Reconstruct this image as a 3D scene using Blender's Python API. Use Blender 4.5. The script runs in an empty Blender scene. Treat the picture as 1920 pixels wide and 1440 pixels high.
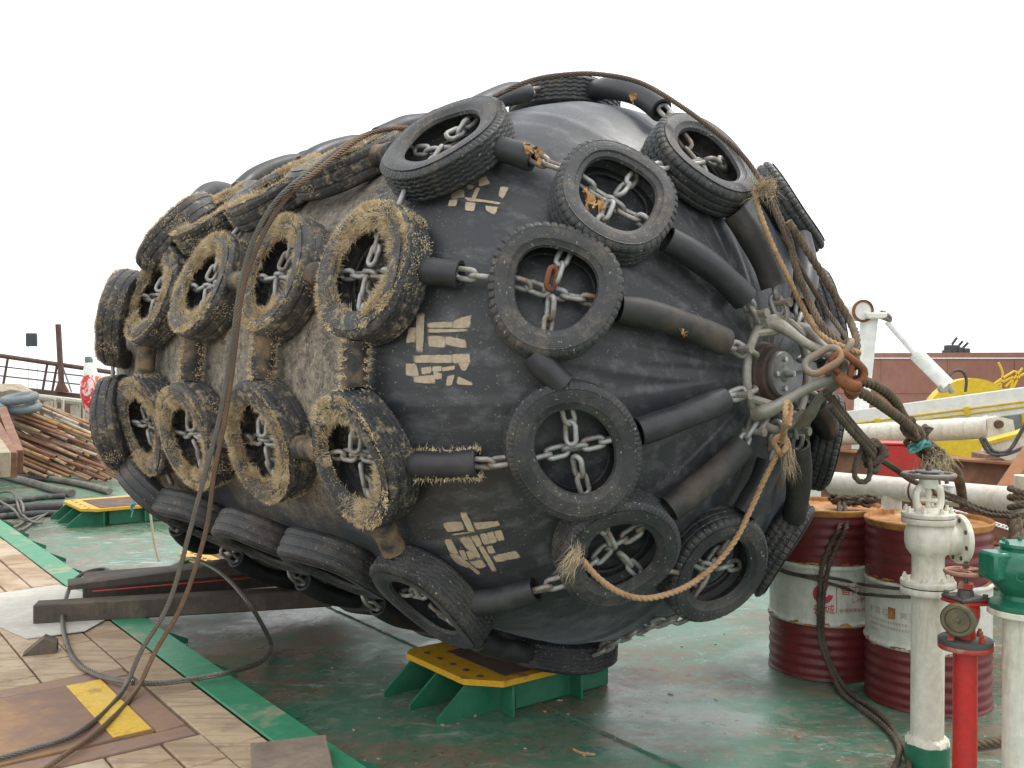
import bpy, bmesh, math, random
import numpy as np
from mathutils import Vector, Matrix
random.seed(7)
rng = np.random.default_rng(11)
SC = bpy.context.scene
COL = SC.collection
R = math.radians

# ------------------------------------------------------------------ camera, sky, sun, exposure
CAMH, FPX, PITCH = 1.60, 1797.0, -0.013
cam = bpy.data.objects.new('camera', bpy.data.cameras.new('camera'))
COL.objects.link(cam)
cam.location = (0, 0, CAMH)
cam.rotation_euler = (math.pi / 2 + PITCH, 0, 0)
cam.data.sensor_width = 36
cam.data.lens = 36 * FPX / 1920
cam.data.clip_start = 0.05
cam.data.clip_end = 6000
SC.camera = cam

SUN_EL, SUN_AZ = 62.0, 60.0          # azimuth measured from +Y towards +X
world = bpy.data.worlds.new('World')
SC.world = world
world.use_nodes = True
nt = world.node_tree
nt.nodes.clear()
wo = nt.nodes.new('ShaderNodeOutputWorld')
bg = nt.nodes.new('ShaderNodeBackground')
bg.inputs['Strength'].default_value = 0.1
sky = nt.nodes.new('ShaderNodeTexSky')
sky.sky_type = 'NISHITA'
sky.sun_disc = False
sky.sun_elevation = R(SUN_EL)
sky.sun_rotation = R(SUN_AZ)
sky.dust_density = 4
mixc = nt.nodes.new('ShaderNodeMix')
mixc.data_type = 'RGBA'
mixc.inputs[0].default_value = 0.9      # thick even cloud over the clear sky
mixc.inputs[7].default_value = (13.9, 14.1, 14.2, 1)
nt.links.new(sky.outputs[0], mixc.inputs[6])
nt.links.new(mixc.outputs[2], bg.inputs['Color'])
nt.links.new(bg.outputs[0], wo.inputs[0])

sl = bpy.data.lights.new('sun', 'SUN')
sl.energy = 1.5
sl.angle = R(14)
sl.color = (1, 0.96, 0.9)
sun = bpy.data.objects.new('sun', sl)
COL.objects.link(sun)
sd = Vector((math.sin(R(SUN_AZ)) * math.cos(R(SUN_EL)), math.cos(R(SUN_AZ)) * math.cos(R(SUN_EL)), math.sin(R(SUN_EL))))
sun.rotation_euler = sd.to_track_quat('Z', 'Y').to_euler()
sun.location = (8, 4, 14)
SC.view_settings.view_transform = 'Standard'
SC.view_settings.look = 'None'
SC.view_settings.exposure = 0.22
SC.view_settings.gamma = 1
SC.view_settings.use_curve_mapping = False

# ------------------------------------------------------------------ measuring helpers (photo pixel -> place in the world)
_c, _s = math.cos(PITCH), math.sin(PITCH)
EYE = np.array([0, 0, CAMH])
def ray(px, py):
    x = (px - 960) / FPX
    y = -(py - 720) / FPX
    return np.array([x, _c - _s * y, _s + _c * y])
def P(px, py, z=0.0):
    d = ray(px, py)
    return EYE + d * ((z - CAMH) / d[2])
def D(px, py, Y):
    d = ray(px, py)
    Y = Y * min(1.055, max(.965, .965 + (Y - 4.0) * .09))
    return EYE + d * (Y / d[1])

# ------------------------------------------------------------------ the fender's measured shape
RF, AF, LF = 1.25, 0.972, 2.4        # radius, dome depth, straight length
AZF = -0.819
FU = np.array([math.cos(AZF), math.sin(AZF), 0.0])
FW = np.array([0, 0, 1.0])
FV = np.cross(FW, FU)
FC = np.array([0.349, 4.566, CAMH - 0.009])
KQ = 1.1
TH0, DTH = 2.166, 2 * math.pi / 10
def fs(q, th, h=0.0):
    """point and outward normal on the fender: q runs along it (0 = near shoulder, + over the near dome)"""
    if q > 0:
        ph = q / KQ; s = AF * math.sin(ph); r = RF * math.cos(ph)
        ns, nr = math.sin(ph) / AF, math.cos(ph) / RF
    elif q < -LF:
        ph = (-LF - q) / KQ; s = -LF - AF * math.sin(ph); r = RF * math.cos(ph)
        ns, nr = -math.sin(ph) / AF, math.cos(ph) / RF
    else:
        s = q; r = RF; ns, nr = 0.0, 1.0
    l = math.hypot(ns, nr); ns /= l; nr /= l
    rad = math.cos(th) * FV + math.sin(th) * FW
    n = ns * FU + nr * rad
    return FC + s * FU + r * rad + h * n, n
def inv(p):
    d = p - FC; s = d @ FU; v = d - s * FU; r = np.linalg.norm(v)
    th = math.atan2(v @ FW, v @ FV) % (2 * math.pi)
    if s > 0: q = KQ * math.atan2(s / AF, r / RF)
    elif s < -LF: q = -LF - KQ * math.atan2((-LF - s) / AF, r / RF)
    else: q = s
    return q, th
def fdist(p, h):
    d = p - FC; s = d @ FU; r = np.linalg.norm(d - s * FU)
    if s > 0: return (math.hypot(s / (AF + h), r / (RF + h)) - 1) * RF
    if s < -LF: return (math.hypot((s + LF) / (AF + h), r / (RF + h)) - 1) * RF
    return r - RF - h
def PF(px, py, h=0.0):
    d = ray(px, py); best = (9, None); prev = None
    for t in np.arange(2.2, 10, 0.03):
        f = fdist(EYE + d * t, h)
        if f < best[0]: best = (f, t)
        if f <= 0:
            a, b = t - 0.03, t
            for _ in range(20):
                m = (a + b) / 2
                if fdist(EYE + d * m, h) > 0: a = m
                else: b = m
            return EYE + d * b
    return EYE + d * best[1]

# ------------------------------------------------------------------ mesh helpers
WL = {}                                 # world location of each object that others hang under
class MB:
    def __init__(s): s.v = []; s.f = []; s.n = 0
    def add(s, v, f):
        v = np.asarray(v, float).reshape(-1, 3)
        s.v.append(v); k = s.n
        s.f.extend([tuple(i + k for i in q) for q in f]); s.n += len(v)
    def verts(s): return np.concatenate(s.v)
    def mesh(s, name, off=(0, 0, 0), recalc=True, sharp=38, smooth=True):
        me = bpy.data.meshes.new(name)
        v = s.verts() - np.asarray(off)
        me.from_pydata(v.tolist(), [], s.f)
        if recalc:
            b = bmesh.new(); b.from_mesh(me)
            bmesh.ops.recalc_face_normals(b, faces=b.faces)
            b.to_mesh(me); b.free()
        if smooth:
            me.polygons.foreach_set('use_smooth', [True] * len(me.polygons))
            me.set_sharp_from_angle(angle=R(sharp))
        me.update()
        return me
    def build(s, name, mat, parent=None, recalc=True, sharp=38, smooth=True, origin=None):
        if parent is None:
            v = s.verts()
            off = np.array([*(v[:, :2].min(0) + v[:, :2].max(0)) / 2, v[:, 2].min()]) if origin is None else np.asarray(origin, float)
        else:
            off = WL[parent.name]
        me = s.mesh(name, off, recalc, sharp, smooth)
        o = bpy.data.objects.new(name, me)
        COL.objects.link(o)
        me.materials.append(mat)
        if parent is None: o.location = off
        else: o.parent = parent
        WL[o.name] = np.array(off, float)
        return o
def tag(o, label=None, cat=None, group=None, kind=None):
    if cat and not kind: kind = 'thing'
    if label: o['label'] = label
    if cat: o['category'] = cat
    if group: o['group'] = group
    if kind: o['kind'] = kind
    return o
def thing(name, loc, label, cat, group=None):
    o = bpy.data.objects.new(name, None)
    o.empty_display_size = 0.05
    COL.objects.link(o); o.location = tuple(loc)
    WL[o.name] = np.array(loc, float)
    return tag(o, label, cat, group)
def nz(v):
    v = np.asarray(v, float); return v / (np.linalg.norm(v) + 1e-12)
def basis(o, z, x=None):
    z = nz(z)
    if x is None: x = (0, 0, 1) if abs(z[2]) < 0.9 else (1, 0, 0)
    x = np.asarray(x, float); x = nz(x - z * (x @ z)); y = np.cross(z, x)
    return np.asarray(o, float), np.stack([x, y, z])
def xf(b, v): return b[0] + np.asarray(v, float) @ b[1]
def box(mb, b, size, bev=0.004):
    hx, hy, hz = [k / 2 for k in size]; e = min(bev, hx * .8, hy * .8, hz * .8)
    idx = {}; v = []
    S = (-1, 1)
    for x in S:
        for y in S:
            for z in S:
                for a in range(3):
                    c = [x * (hx - e), y * (hy - e), z * (hz - e)]
                    c[a] = (x, y, z)[a] * (hx, hy, hz)[a]
                    idx[x, y, z, a] = len(v); v.append(c)
    f = []
    for q in S:
        f.append([idx[q, y, z, 0] for y, z in ((-1, -1), (1, -1), (1, 1), (-1, 1))])
        f.append([idx[x, q, z, 1] for x, z in ((-1, -1), (1, -1), (1, 1), (-1, 1))])
        f.append([idx[x, y, q, 2] for x, y in ((-1, -1), (1, -1), (1, 1), (-1, 1))])
        for w in S:
            f.append([idx[q, w, -1, 0], idx[q, w, 1, 0], idx[q, w, 1, 1], idx[q, w, -1, 1]])
            f.append([idx[q, -1, w, 0], idx[q, 1, w, 0], idx[q, 1, w, 2], idx[q, -1, w, 2]])
            f.append([idx[-1, q, w, 1], idx[1, q, w, 1], idx[1, q, w, 2], idx[-1, q, w, 2]])
            for z in S: f.append([idx[q, w, z, a] for a in range(3)])
    mb.add(xf(b, v), f)
def prism(mb, poly, b, z0, z1):
    n = len(poly)
    v = [(x, y, z0) for x, y in poly] + [(x, y, z1) for x, y in poly]
    f = [tuple(range(n))[::-1], tuple(range(n, 2 * n))] + [(i, (i + 1) % n, n + (i + 1) % n, n + i) for i in range(n)]
    mb.add(xf(b, v), f)
def lathe(mb, prof, b, n=32, closed=False):
    prof = np.array(prof, float); m = len(prof)
    a = np.arange(n) * 2 * np.pi / n
    v = np.stack([prof[:, 0][:, None] * np.cos(a), prof[:, 0][:, None] * np.sin(a), np.repeat(prof[:, 1][:, None], n, 1)], -1)
    f = []
    for i in range(m if closed else m - 1):
        i2 = (i + 1) % m
        for j in range(n):
            j2 = (j + 1) % n
            f.append((i * n + j, i * n + j2, i2 * n + j2, i2 * n + j))
    if not closed:
        if prof[0, 0] > 1e-6: f.append(tuple(range(n))[::-1])
        if prof[-1, 0] > 1e-6: f.append(tuple(range((m - 1) * n, m * n)))
    mb.add(xf(b, v.reshape(-1, 3)), f)
def smoothpath(pts, step):
    p = np.array(pts, float)
    if len(p) > 2:
        e = np.vstack([2 * p[0] - p[1], p, 2 * p[-1] - p[-2]]); out = []
        for i in range(1, len(e) - 2):
            k = max(4, int(np.linalg.norm(e[i + 1] - e[i]) / step * 2))
            t = np.linspace(0, 1, k, endpoint=False)[:, None]
            a, b_, c, d = e[i - 1], e[i], e[i + 1], e[i + 2]
            out.append(.5 * (2 * b_ + (c - a) * t + (2 * a - 5 * b_ + 4 * c - d) * t ** 2 + (3 * b_ - a - 3 * c + d) * t ** 3))
        p = np.vstack(out + [p[-1:]])
    L = np.r_[0, np.cumsum(np.linalg.norm(np.diff(p, axis=0), axis=1))]
    k = max(2, int(L[-1] / step) + 1)
    t = np.linspace(0, L[-1], k)
    return np.stack([np.interp(t, L, p[:, i]) for i in range(3)], 1)
def frames(p, closed=False):
    t = np.gradient(p, axis=0)
    if closed: t = np.roll(p, -1, 0) - np.roll(p, 1, 0)
    t /= np.linalg.norm(t, axis=1)[:, None] + 1e-12
    ref = np.array([0, 0, 1.0]) if abs(t[0][2]) < .9 else np.array([1.0, 0, 0])
    x = nz(ref - t[0] * (ref @ t[0])); X = []
    for k in t:
        x = nz(x - k * (x @ k)); X.append(x)
    X = np.array(X); return X, np.cross(t, X)
def sweep(mb, p, sec, closed=False, cap=True):
    """sec: array (rings, n, 2) or (n, 2) of section points"""
    p = np.asarray(p, float); X, Y = frames(p, closed)
    sec = np.asarray(sec, float)
    if sec.ndim == 2: sec = np.repeat(sec[None], len(p), 0)
    m, n = sec.shape[:2]
    v = p[:, None] + sec[..., :1] * X[:, None] + sec[..., 1:] * Y[:, None]
    f = []
    for i in range(m if closed else m - 1):
        i2 = (i + 1) % m
        for j in range(n):
            j2 = (j + 1) % n
            f.append((i * n + j, i * n + j2, i2 * n + j2, i2 * n + j))
    if cap and not closed:
        f.append(tuple(range(n))[::-1]); f.append(tuple(range((m - 1) * n, m * n)))
    mb.add(v.reshape(-1, 3), f)
def circ(r, n): a = np.arange(n) * 2 * np.pi / n; return np.stack([r * np.cos(a), r * np.sin(a)], 1)
def tube(mb, pts, r, n=10, step=0.05, closed=False, cap=True, raw=False):
    p = np.asarray(pts, float) if raw else smoothpath(pts, step)
    sec = circ(1, n)
    rr = np.full(len(p), r) if np.isscalar(r) else np.interp(np.linspace(0, 1, len(p)), np.linspace(0, 1, len(r)), r)
    sweep(mb, p, sec[None] * rr[:, None, None], closed, cap)
def rope(mb, pts, r, strands=3, pitch=None, step=None, per=6, raw=False):
    pitch = pitch or r * 9; step = step or pitch / 9
    p = np.asarray(pts, float) if raw else smoothpath(pts, step)
    n = strands * per
    a = np.arange(n) * 2 * np.pi / n
    L = np.r_[0, np.cumsum(np.linalg.norm(np.diff(p, axis=0), axis=1))]
    tw = L / pitch * 2 * np.pi
    rad = r * (0.70 + 0.30 * np.abs(np.sin(strands * a / 2)))
    ang = a[None] + tw[:, None]
    sweep(mb, p, np.stack([rad[None] * np.cos(ang), rad[None] * np.sin(ang)], -1))
def hexn(mb, b, r, h, n=6):
    lathe(mb, [(0, 0), (r, 0), (r, h * .85), (r * .85, h), (0, h)], b, n)

# ------------------------------------------------------------------ materials
class NT:
    def __init__(s, name, rough=.6, metal=0.0, spec=.5):
        s.m = bpy.data.materials.new(name); s.m.use_nodes = True
        s.t = s.m.node_tree; s.b = s.t.nodes['Principled BSDF']
        s.b.inputs['Roughness'].default_value = rough; s.b.inputs['Metallic'].default_value = metal
        s.b.inputs['Specular IOR Level'].default_value = spec
        s.geo = s.t.nodes.new('ShaderNodeNewGeometry'); s.tc = s.t.nodes.new('ShaderNodeTexCoord')
        s.oi = s.t.nodes.new('ShaderNodeObjectInfo')
    def N(s, k): return s.t.nodes.new(k)
    def L(s, a, b): s.t.links.new(a, b)
    def co(s, kind='world', scale=(1, 1, 1), rot=(0, 0, 0), loc=(0, 0, 0)):
        src = s.geo.outputs['Position'] if kind == 'world' else s.tc.outputs['Object']
        m = s.N('ShaderNodeMapping'); m.inputs['Scale'].default_value = scale
        m.inputs['Rotation'].default_value = rot; m.inputs['Location'].default_value = loc
        s.L(src, m.inputs[0]); return m.outputs[0]
    def noise(s, co, scale, detail=5, rough=.6, dist=0.0):
        n = s.N('ShaderNodeTexNoise'); s.L(co, n.inputs['Vector'])
        n.inputs['Scale'].default_value = scale; n.inputs['Detail'].default_value = detail
        n.inputs['Roughness'].default_value = rough; n.inputs['Distortion'].default_value = dist
        return n.outputs[0]
    def ramp(s, x, a, b, lo=0.0, hi=1.0):
        r = s.N('ShaderNodeMapRange'); s.L(x, r.inputs[0])
        for i, k in enumerate((a, b, lo, hi)): r.inputs[i + 1].default_value = k
        return r.outputs[0]
    def mix(s, f, a, b):
        m = s.N('ShaderNodeMix'); m.data_type = 'RGBA'
        for sock, val in ((m.inputs[0], f), (m.inputs[6], a), (m.inputs[7], b)):
            if hasattr(val, 'is_linked'): s.L(val, sock)
            elif isinstance(val, (int, float)): sock.default_value = val
            else: sock.default_value = (*val, 1)
        return m.outputs[2]
    def math(s, op, a, b=0.0):
        m = s.N('ShaderNodeMath'); m.operation = op
        for i, val in enumerate((a, b)):
            if hasattr(val, 'is_linked'): s.L(val, m.inputs[i])
            else: m.inputs[i].default_value = val
        return m.outputs[0]
    def xyz(s, co):
        n = s.N('ShaderNodeSeparateXYZ'); s.L(co, n.inputs[0]); return n.outputs
    def color(s, c): s.L(c, s.b.inputs['Base Color']) if hasattr(c, 'is_linked') else setattr(s.b.inputs['Base Color'], 'default_value', (*c, 1))
    def rough(s, x): s.L(x, s.b.inputs['Roughness'])
    def bump(s, h, strength=.5, dist=.01):
        n = s.N('ShaderNodeBump'); n.inputs['Strength'].default_value = strength; n.inputs['Distance'].default_value = dist
        s.L(h, n.inputs['Height']); s.L(n.outputs[0], s.b.inputs['Normal'])
M = {}
def worn(name, c, c2=None, rough=.5, metal=0.0, sc=6, amt=(.5, .7), bump=.25, bd=.004, rvar=.15, kind='world', spec=.5, third=None, streak=None, edge=None):
    """paint or metal c worn or stained with c2 in blotches"""
    k = NT(name, rough, metal, spec); co = k.co(kind)
    n1 = k.noise(co, sc, 7, .65, .3); n2 = k.noise(co, sc * 6, 4, .6)
    base = k.mix(k.ramp(n2, .3, .7), tuple(x * .86 for x in c), tuple(min(1, x * 1.1) for x in c))
    if c2 is not None: base = k.mix(k.ramp(n1, *amt), base, c2)
    if third is not None: base = k.mix(k.ramp(k.noise(co, sc * .37, 6, .7, .5), third[1], third[2]), base, third[0])
    if streak: base = k.mix(k.math('MULTIPLY', k.ramp(k.noise(k.co(kind, scale=(7, 7, .9)), 3, 7, .7, .6), .5, .74), streak[1]), base, streak[0])
    if edge: base = k.mix(k.math('MULTIPLY', k.ramp(k.geo.outputs['Pointiness'], .52, .58), k.ramp(n2, .38, .6)), base, edge)
    k.color(base)
    k.rough(k.ramp(n1, .3, .7, max(0.05, rough - rvar), min(1, rough + rvar)))
    if bump: k.bump(n2, bump, bd)
    M[name] = k.m
    return k
worn('rubber', (.028, .03, .033), (.085, .084, .082), .48, 0, 5, (.52, .85), .3, .004)
worn('rubber_brown', (.034, .033, .031), (.13, .102, .075), .62, 0, 6, (.5, .8), .3, .004)
worn('tyre_rubber', (.036, .038, .042), (.12, .112, .1), .5, 0, 4, (.5, .85), .25, .003)
worn('tyre_crust', (.045, .046, .05), (.3, .235, .15), .68, 0, 15, (.53, .66), .5, .006, kind='world')
worn('sleeve_crust', (.034, .035, .037), (.24, .17, .1), .75, 0, 7, (.42, .6), .7, .01)
worn('galv', (.4, .4, .385), (.19, .12, .075), .55, .4, 9, (.48, .68), .4, .002, third=((.12, .1, .085), .58, .7))
worn('cast', (.33, .31, .265), (.18, .13, .09), .52, .35, 9, (.5, .78), .3, .003)
worn('cap_plate', (.2, .205, .19), (.12, .09, .07), .5, .4, 9, (.5, .8), .2, .002)
worn('bolt_steel', (.45, .45, .44), None, .35, .8, 20)
worn('rust', (.26, .095, .035), (.12, .05, .028), .8, .1, 12, (.4, .65), .5, .004)
worn('rust_brown', (.15, .085, .06), (.09, .06, .05), .75, .1, 8, (.4, .65), .4, .004)
worn('steel_brown', (.2, .1, .065), (.36, .2, .12), .7, .1, 4, (.45, .7), .3, .003)
worn('rust_orange', (.38, .17, .08), (.2, .1, .07), .75, 0, 2.5, (.45, .7), .3, .003)
worn('wire', (.2, .19, .165), (.17, .125, .09), .5, .5, 3, (.58, .78), .2, .001)
worn('wire_rust', (.24, .155, .105), (.15, .13, .11), .6, .35, 3, (.5, .7), .2, .001)
worn('hemp', (.46, .29, .155), (.3, .17, .09), .9, 0, 16, (.5, .75), .4, .003)
worn('hemp_pale', (.52, .42, .29), (.38, .28, .17), .95, 0, 16, (.5, .75), .4, .003)
worn('old_rope', (.17, .125, .08), (.09, .066, .045), .92, 0, 14, (.45, .7), .5, .003)
worn('dark_rope', (.12, .092, .066), (.06, .047, .036), .92, 0, 14, (.45, .7), .5, .003)
worn('teal_cord', (.12, .36, .34), None, .9)
worn('yellow', (.66, .37, .02), (.26, .13, .06), .5, 0, 9, (.56, .66), .2, .002)
worn('green_paint', (.022, .16, .085), (.05, .2, .12), .42, 0, 4, (.45, .7), .15, .002)
worn('green_edge', (.05, .255, .135), (.3, .3, .2), .5, 0, 3.2, (.53, .66), .2, .002, third=((.3, .12, .05), .66, .69))
worn('green_gloss', (.014, .15, .085), (.03, .2, .125), .3, 0, 7, (.45, .7), .3, .003, third=((.14, .1, .06), .68, .7), streak=((.02, .09, .055), .5))
worn('white_paint', (.74, .71, .6), (.5, .4, .28), .45, 0, 5, (.6, .82), .25, .003, third=((.3, .17, .09), .665, .69), streak=((.44, .35, .23), .8))
worn('white_pipe', (.76, .72, .62), (.36, .28, .2), .45, 0, 5, (.66, .72), .2, .002, third=((.62, .47, .33), .52, .75), streak=((.45, .33, .22), .6))
worn('white_far', (.82, .82, .78), (.7, .66, .55), .5, 0, 2, (.6, .8), .05)
worn('yellow_machine', (.72, .5, .02), (.3, .18, .05), .45, 0, 3, (.66, .76), .15, .003)
worn('red_paint', (.54, .026, .022), (.36, .035, .03), .45, 0, 6, (.5, .75), .25, .003, third=((.2, .08, .05), .66, .69), streak=((.3, .04, .035), .6))
worn('red_worn', (.42, .05, .04), (.42, .26, .2), .6, 0, 16, (.5, .66), .4, .003)
worn('valve_grey', (.11, .11, .1), (.2, .05, .04), .6, .3, 18, (.52, .7), .4, .002)
worn('brass_old', (.2, .17, .1), (.12, .1, .075), .5, .55, 14, (.45, .7), .3, .002)
worn('wheel_rust', (.4, .2, .13), (.24, .13, .1), .7, 0, 18, (.45, .7), .3, .002)
worn('wheel_grey', (.19, .165, .14), (.3, .25, .2), .55, .2, 18, (.45, .7), .3, .002)
worn('bark_beam', (.085, .07, .056), (.2, .16, .12), .85, 0, 3, (.5, .75), .6, .008, streak=((.05, .04, .033), .7))
worn('shred', (.5, .27, .1), (.3, .16, .07), .9, 0, 20, (.45, .7), .3, .002)
worn('steel_dark', (.07, .05, .042), (.12, .075, .055), .7, .1, 12, (.45, .65), .4, .003)
worn('board_wood', (.26, .205, .15), (.16, .125, .095), .85, 0, 6, (.45, .7), .5, .004)
worn('shackle_rust', (.3, .185, .105), (.25, .225, .19), .65, .2, 14, (.42, .62), .4, .003, third=((.3, .11, .04), .55, .66))
worn('wire_brown', (.165, .12, .09), (.1, .08, .065), .6, .35, 4, (.45, .7), .3, .001)
worn('hose_dark', (.06, .06, .062), (.2, .18, .15), .6, 0, 8, (.5, .75), .2, .003)
worn('hose_grey', (.2, .19, .165), (.1, .095, .085), .7, 0, 5, (.45, .7), .2, .003)
worn('tube_grey', (.16, .19, .205), (.26, .27, .27), .6, 0, 5, (.5, .75), .2, .003)
worn('sack', (.4, .34, .25), (.25, .2, .15), .9, 0, 8, (.45, .7), .5, .01)
worn('hull_red', (.3, .125, .085), (.36, .18, .13), .6, 0, .35, (.42, .66), .1, .01, third=((.42, .26, .2), .62, .8), streak=((.17, .07, .05), .6))  # base lightened a little: distance haze put into the hull colour
worn('dark_box', (.05, .055, .06), None, .6)
worn('blue', (.05, .12, .35), None, .5)
worn('drum_red', (.165, .026, .028), (.085, .018, .02), .42, 0, 5, (.5, .8), .15, .003, third=((.24, .1, .07), .67, .71), streak=((.09, .02, .02), .6))
worn('drum_white', (.64, .65, .58), (.5, .45, .35), .45, 0, 4, (.58, .85), .1, .002, third=((.36, .2, .09), .69, .71), streak=((.42, .37, .27), .5))
worn('drum_rust', (.5, .24, .06), (.27, .1, .03), .75, 0, 9, (.42, .62), .4, .003, third=((.72, .58, .34), .58, .72))
worn('print_red', (.5, .03, .04), None, .5)
worn('print_faint', (.48, .3, .29), None, .5)
worn('concrete', (.55, .53, .47), (.42, .4, .35), .85, 0, 3, (.45, .7), .2, .003)

def mk_pipes(name, cols):
    k = NT(name, .65, .15); co = k.co('world'); n = k.noise(co, 9, 6, .6)
    r = k.N('ShaderNodeValToRGB'); k.L(k.oi.outputs['Random'], r.inputs[0]); r.color_ramp.interpolation = 'CONSTANT'
    el = r.color_ramp.elements
    for i, c in enumerate(cols):
        e = el[i] if i < 2 else el.new(i / len(cols))
        e.position = i / len(cols); e.color = (*c, 1)
    k.color(k.mix(k.ramp(n, .5, .72), r.outputs[0], (.17, .085, .05))); k.bump(n, .2, .003)
    M[name] = k.m
mk_pipes('pipe_mix', [(.33, .19, .12), (.42, .3, .18), (.25, .13, .085), (.52, .46, .36), (.44, .26, .11), (.3, .2, .15)])

# deck paint: green worn to brown, paler scuffs, chips down to rust, damp patches
k = NT('deck_paint', .45); co = k.co('world'); cs = k.co('world', rot=(0, 0, R(-53)), scale=(1, 3.0, 1))
big = k.noise(co, .55, 6, .62, .6); mid = k.noise(cs, 1.7, 8, .7, .8); fine = k.noise(co, 9, 9, .74, .5); vf = k.noise(co, 70, 5, .65)
g = k.mix(k.ramp(mid, .3, .7), (.052, .155, .098), (.1, .21, .143))
g = k.mix(k.ramp(fine, .5, .7), g, (.19, .29, .215))
br = k.mix(k.ramp(fine, .3, .7), (.115, .08, .056), (.23, .165, .115))
wear = k.math('ADD', k.math('ADD', k.math('MULTIPLY', big, .5), k.math('MULTIPLY', mid, .45)), k.math('MULTIPLY', fine, .35))
g = k.mix(k.ramp(wear, .605, .73), g, br)
pale = k.math('MULTIPLY', k.ramp(k.noise(cs, 3.4, 10, .78, 1.4), .53, .62), k.ramp(k.noise(co, .8, 4, .55), .46, .62))
g = k.mix(k.math('MULTIPLY', pale, .85), g, (.44, .5, .46))
chip = k.ramp(k.math('ADD', k.math('MULTIPLY', k.noise(co, 22, 6, .75, .8), .75), k.math('MULTIPLY', big, .3)), .6, .625)
g = k.mix(k.math('MULTIPLY', chip, .9), g, (.15, .075, .045))
g = k.mix(k.math('MULTIPLY', k.ramp(k.noise(co, 34, 3, .5), .7, .72), .8), g, (.6, .54, .42))
k.color(g)
wet = k.ramp(k.noise(co, .62, 5, .6, .7), .44, .6)
k.rough(k.math('ADD', k.math('MULTIPLY', wet, -.33), k.math('ADD', k.ramp(fine, .3, .7, .36, .62), k.math('MULTIPLY', pale, .0))))
k.bump(k.math('ADD', k.math('ADD', k.math('MULTIPLY', fine, 1.0), k.math('MULTIPLY', vf, .3)), k.math('MULTIPLY', chip, -.6)), .3, .007)
M['deck_paint'] = k.m
# fender skin: charcoal rubber, scuffs, dust; crust of old marine growth on the part that floated (object +X = along the fender)
k = NT('fender_skin', .5); ob = k.co('obj'); x, y, z = k.xyz(ob)
nb = k.noise(ob, 2.2, 7, .62, .4); nf = k.noise(ob, 26, 6, .7, .3); ns = k.noise(k.co('obj', scale=(1, 9, 9)), 1.6, 6, .65)
base = k.mix(k.ramp(nb, .22, .85), (.02, .024, .028), (.056, .056, .058))
base = k.mix(k.math('MULTIPLY', k.ramp(ns, .5, .72), .6), base, (.165, .172, .182))
base = k.mix(k.math('MULTIPLY', k.ramp(k.noise(ob, 120, 2, .5), .66, .72), k.ramp(nb, .45, .6)), base, (.3, .28, .25))
side = k.ramp(k.math('ADD', x, k.math('MULTIPLY', k.math('SUBTRACT', k.noise(ob, 4, 6, .7, .4), .5), 1.1)), -.1, -.34)
hi = k.ramp(k.math('ADD', z, k.math('MULTIPLY', k.math('SUBTRACT', nb, .5), 1.2)), -.75, -.45)
gm = k.math('MULTIPLY', side, hi)
cr = k.mix(k.ramp(k.math('ADD', k.math('MULTIPLY', nf, .6), k.math('MULTIPLY', k.noise(k.co('obj', scale=(1.6, 1, .5)), 14, 7, .72, .5), .5)), .42, .66), (.07, .06, .05), (.38, .32, .24))
cr = k.mix(k.ramp(k.noise(ob, 60, 4, .7), .57, .66), cr, (.56, .47, .34)); cr = k.mix(k.ramp(k.noise(ob, 48, 4, .7), .6, .68), cr, (.045, .042, .04))
sp = k.ramp(k.math('ADD', k.noise(ob, 75, 3, .6), k.math('MULTIPLY', k.ramp(x, .35, -.2), .16)), .72, .77)
base = k.mix(k.math('MULTIPLY', sp, hi), base, (.42, .34, .24))
k.color(k.mix(k.math('MULTIPLY', gm, k.ramp(k.math('ADD', nf, k.math('MULTIPLY', nb, .5)), .5, .78, .45, 1)), base, cr))
k.rough(k.math('ADD', k.ramp(nb, .3, .7, .36, .54), k.math('MULTIPLY', gm, .4)))
k.bump(k.math('ADD', k.math('MULTIPLY', nf, k.math('ADD', k.math('MULTIPLY', gm, 1.2), .12)), k.math('MULTIPLY', ns, .3)), .4, .01)
k.b.inputs['Sheen Weight'].default_value = .22; k.b.inputs['Sheen Roughness'].default_value = .45; k.b.inputs['Sheen Tint'].default_value = (.8, .88, 1, 1)
M['fender_skin'] = k.m
# thin, worn cream paint: ragged and rubbed away towards the edge of each brush stroke
k = NT('char_paint', .75); co = k.co('world')
n = k.noise(co, 30, 8, .75, .6); n2 = k.noise(co, 9, 4, .6); n3 = k.noise(co, 150, 3, .6)
at = k.N('ShaderNodeAttribute'); at.attribute_name = 'edge'
k.color(k.mix(k.ramp(n, .35, .65), (.38, .295, .21), (.58, .47, .34)))
cover = k.math('ADD', k.math('ADD', at.outputs['Fac'], k.math('MULTIPLY', n, .9)), k.math('ADD', k.math('MULTIPLY', n2, .35), k.math('MULTIPLY', n3, .35)))
tr = k.N('ShaderNodeBsdfTransparent'); ms = k.N('ShaderNodeMixShader')
k.L(k.ramp(cover, .86, 1.3), ms.inputs[0]); k.L(tr.outputs[0], ms.inputs[1]); k.L(k.b.outputs[0], ms.inputs[2])
k.L(ms.outputs[0], k.t.nodes['Material Output'].inputs['Surface'])
M['char_paint'] = k.m
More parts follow.
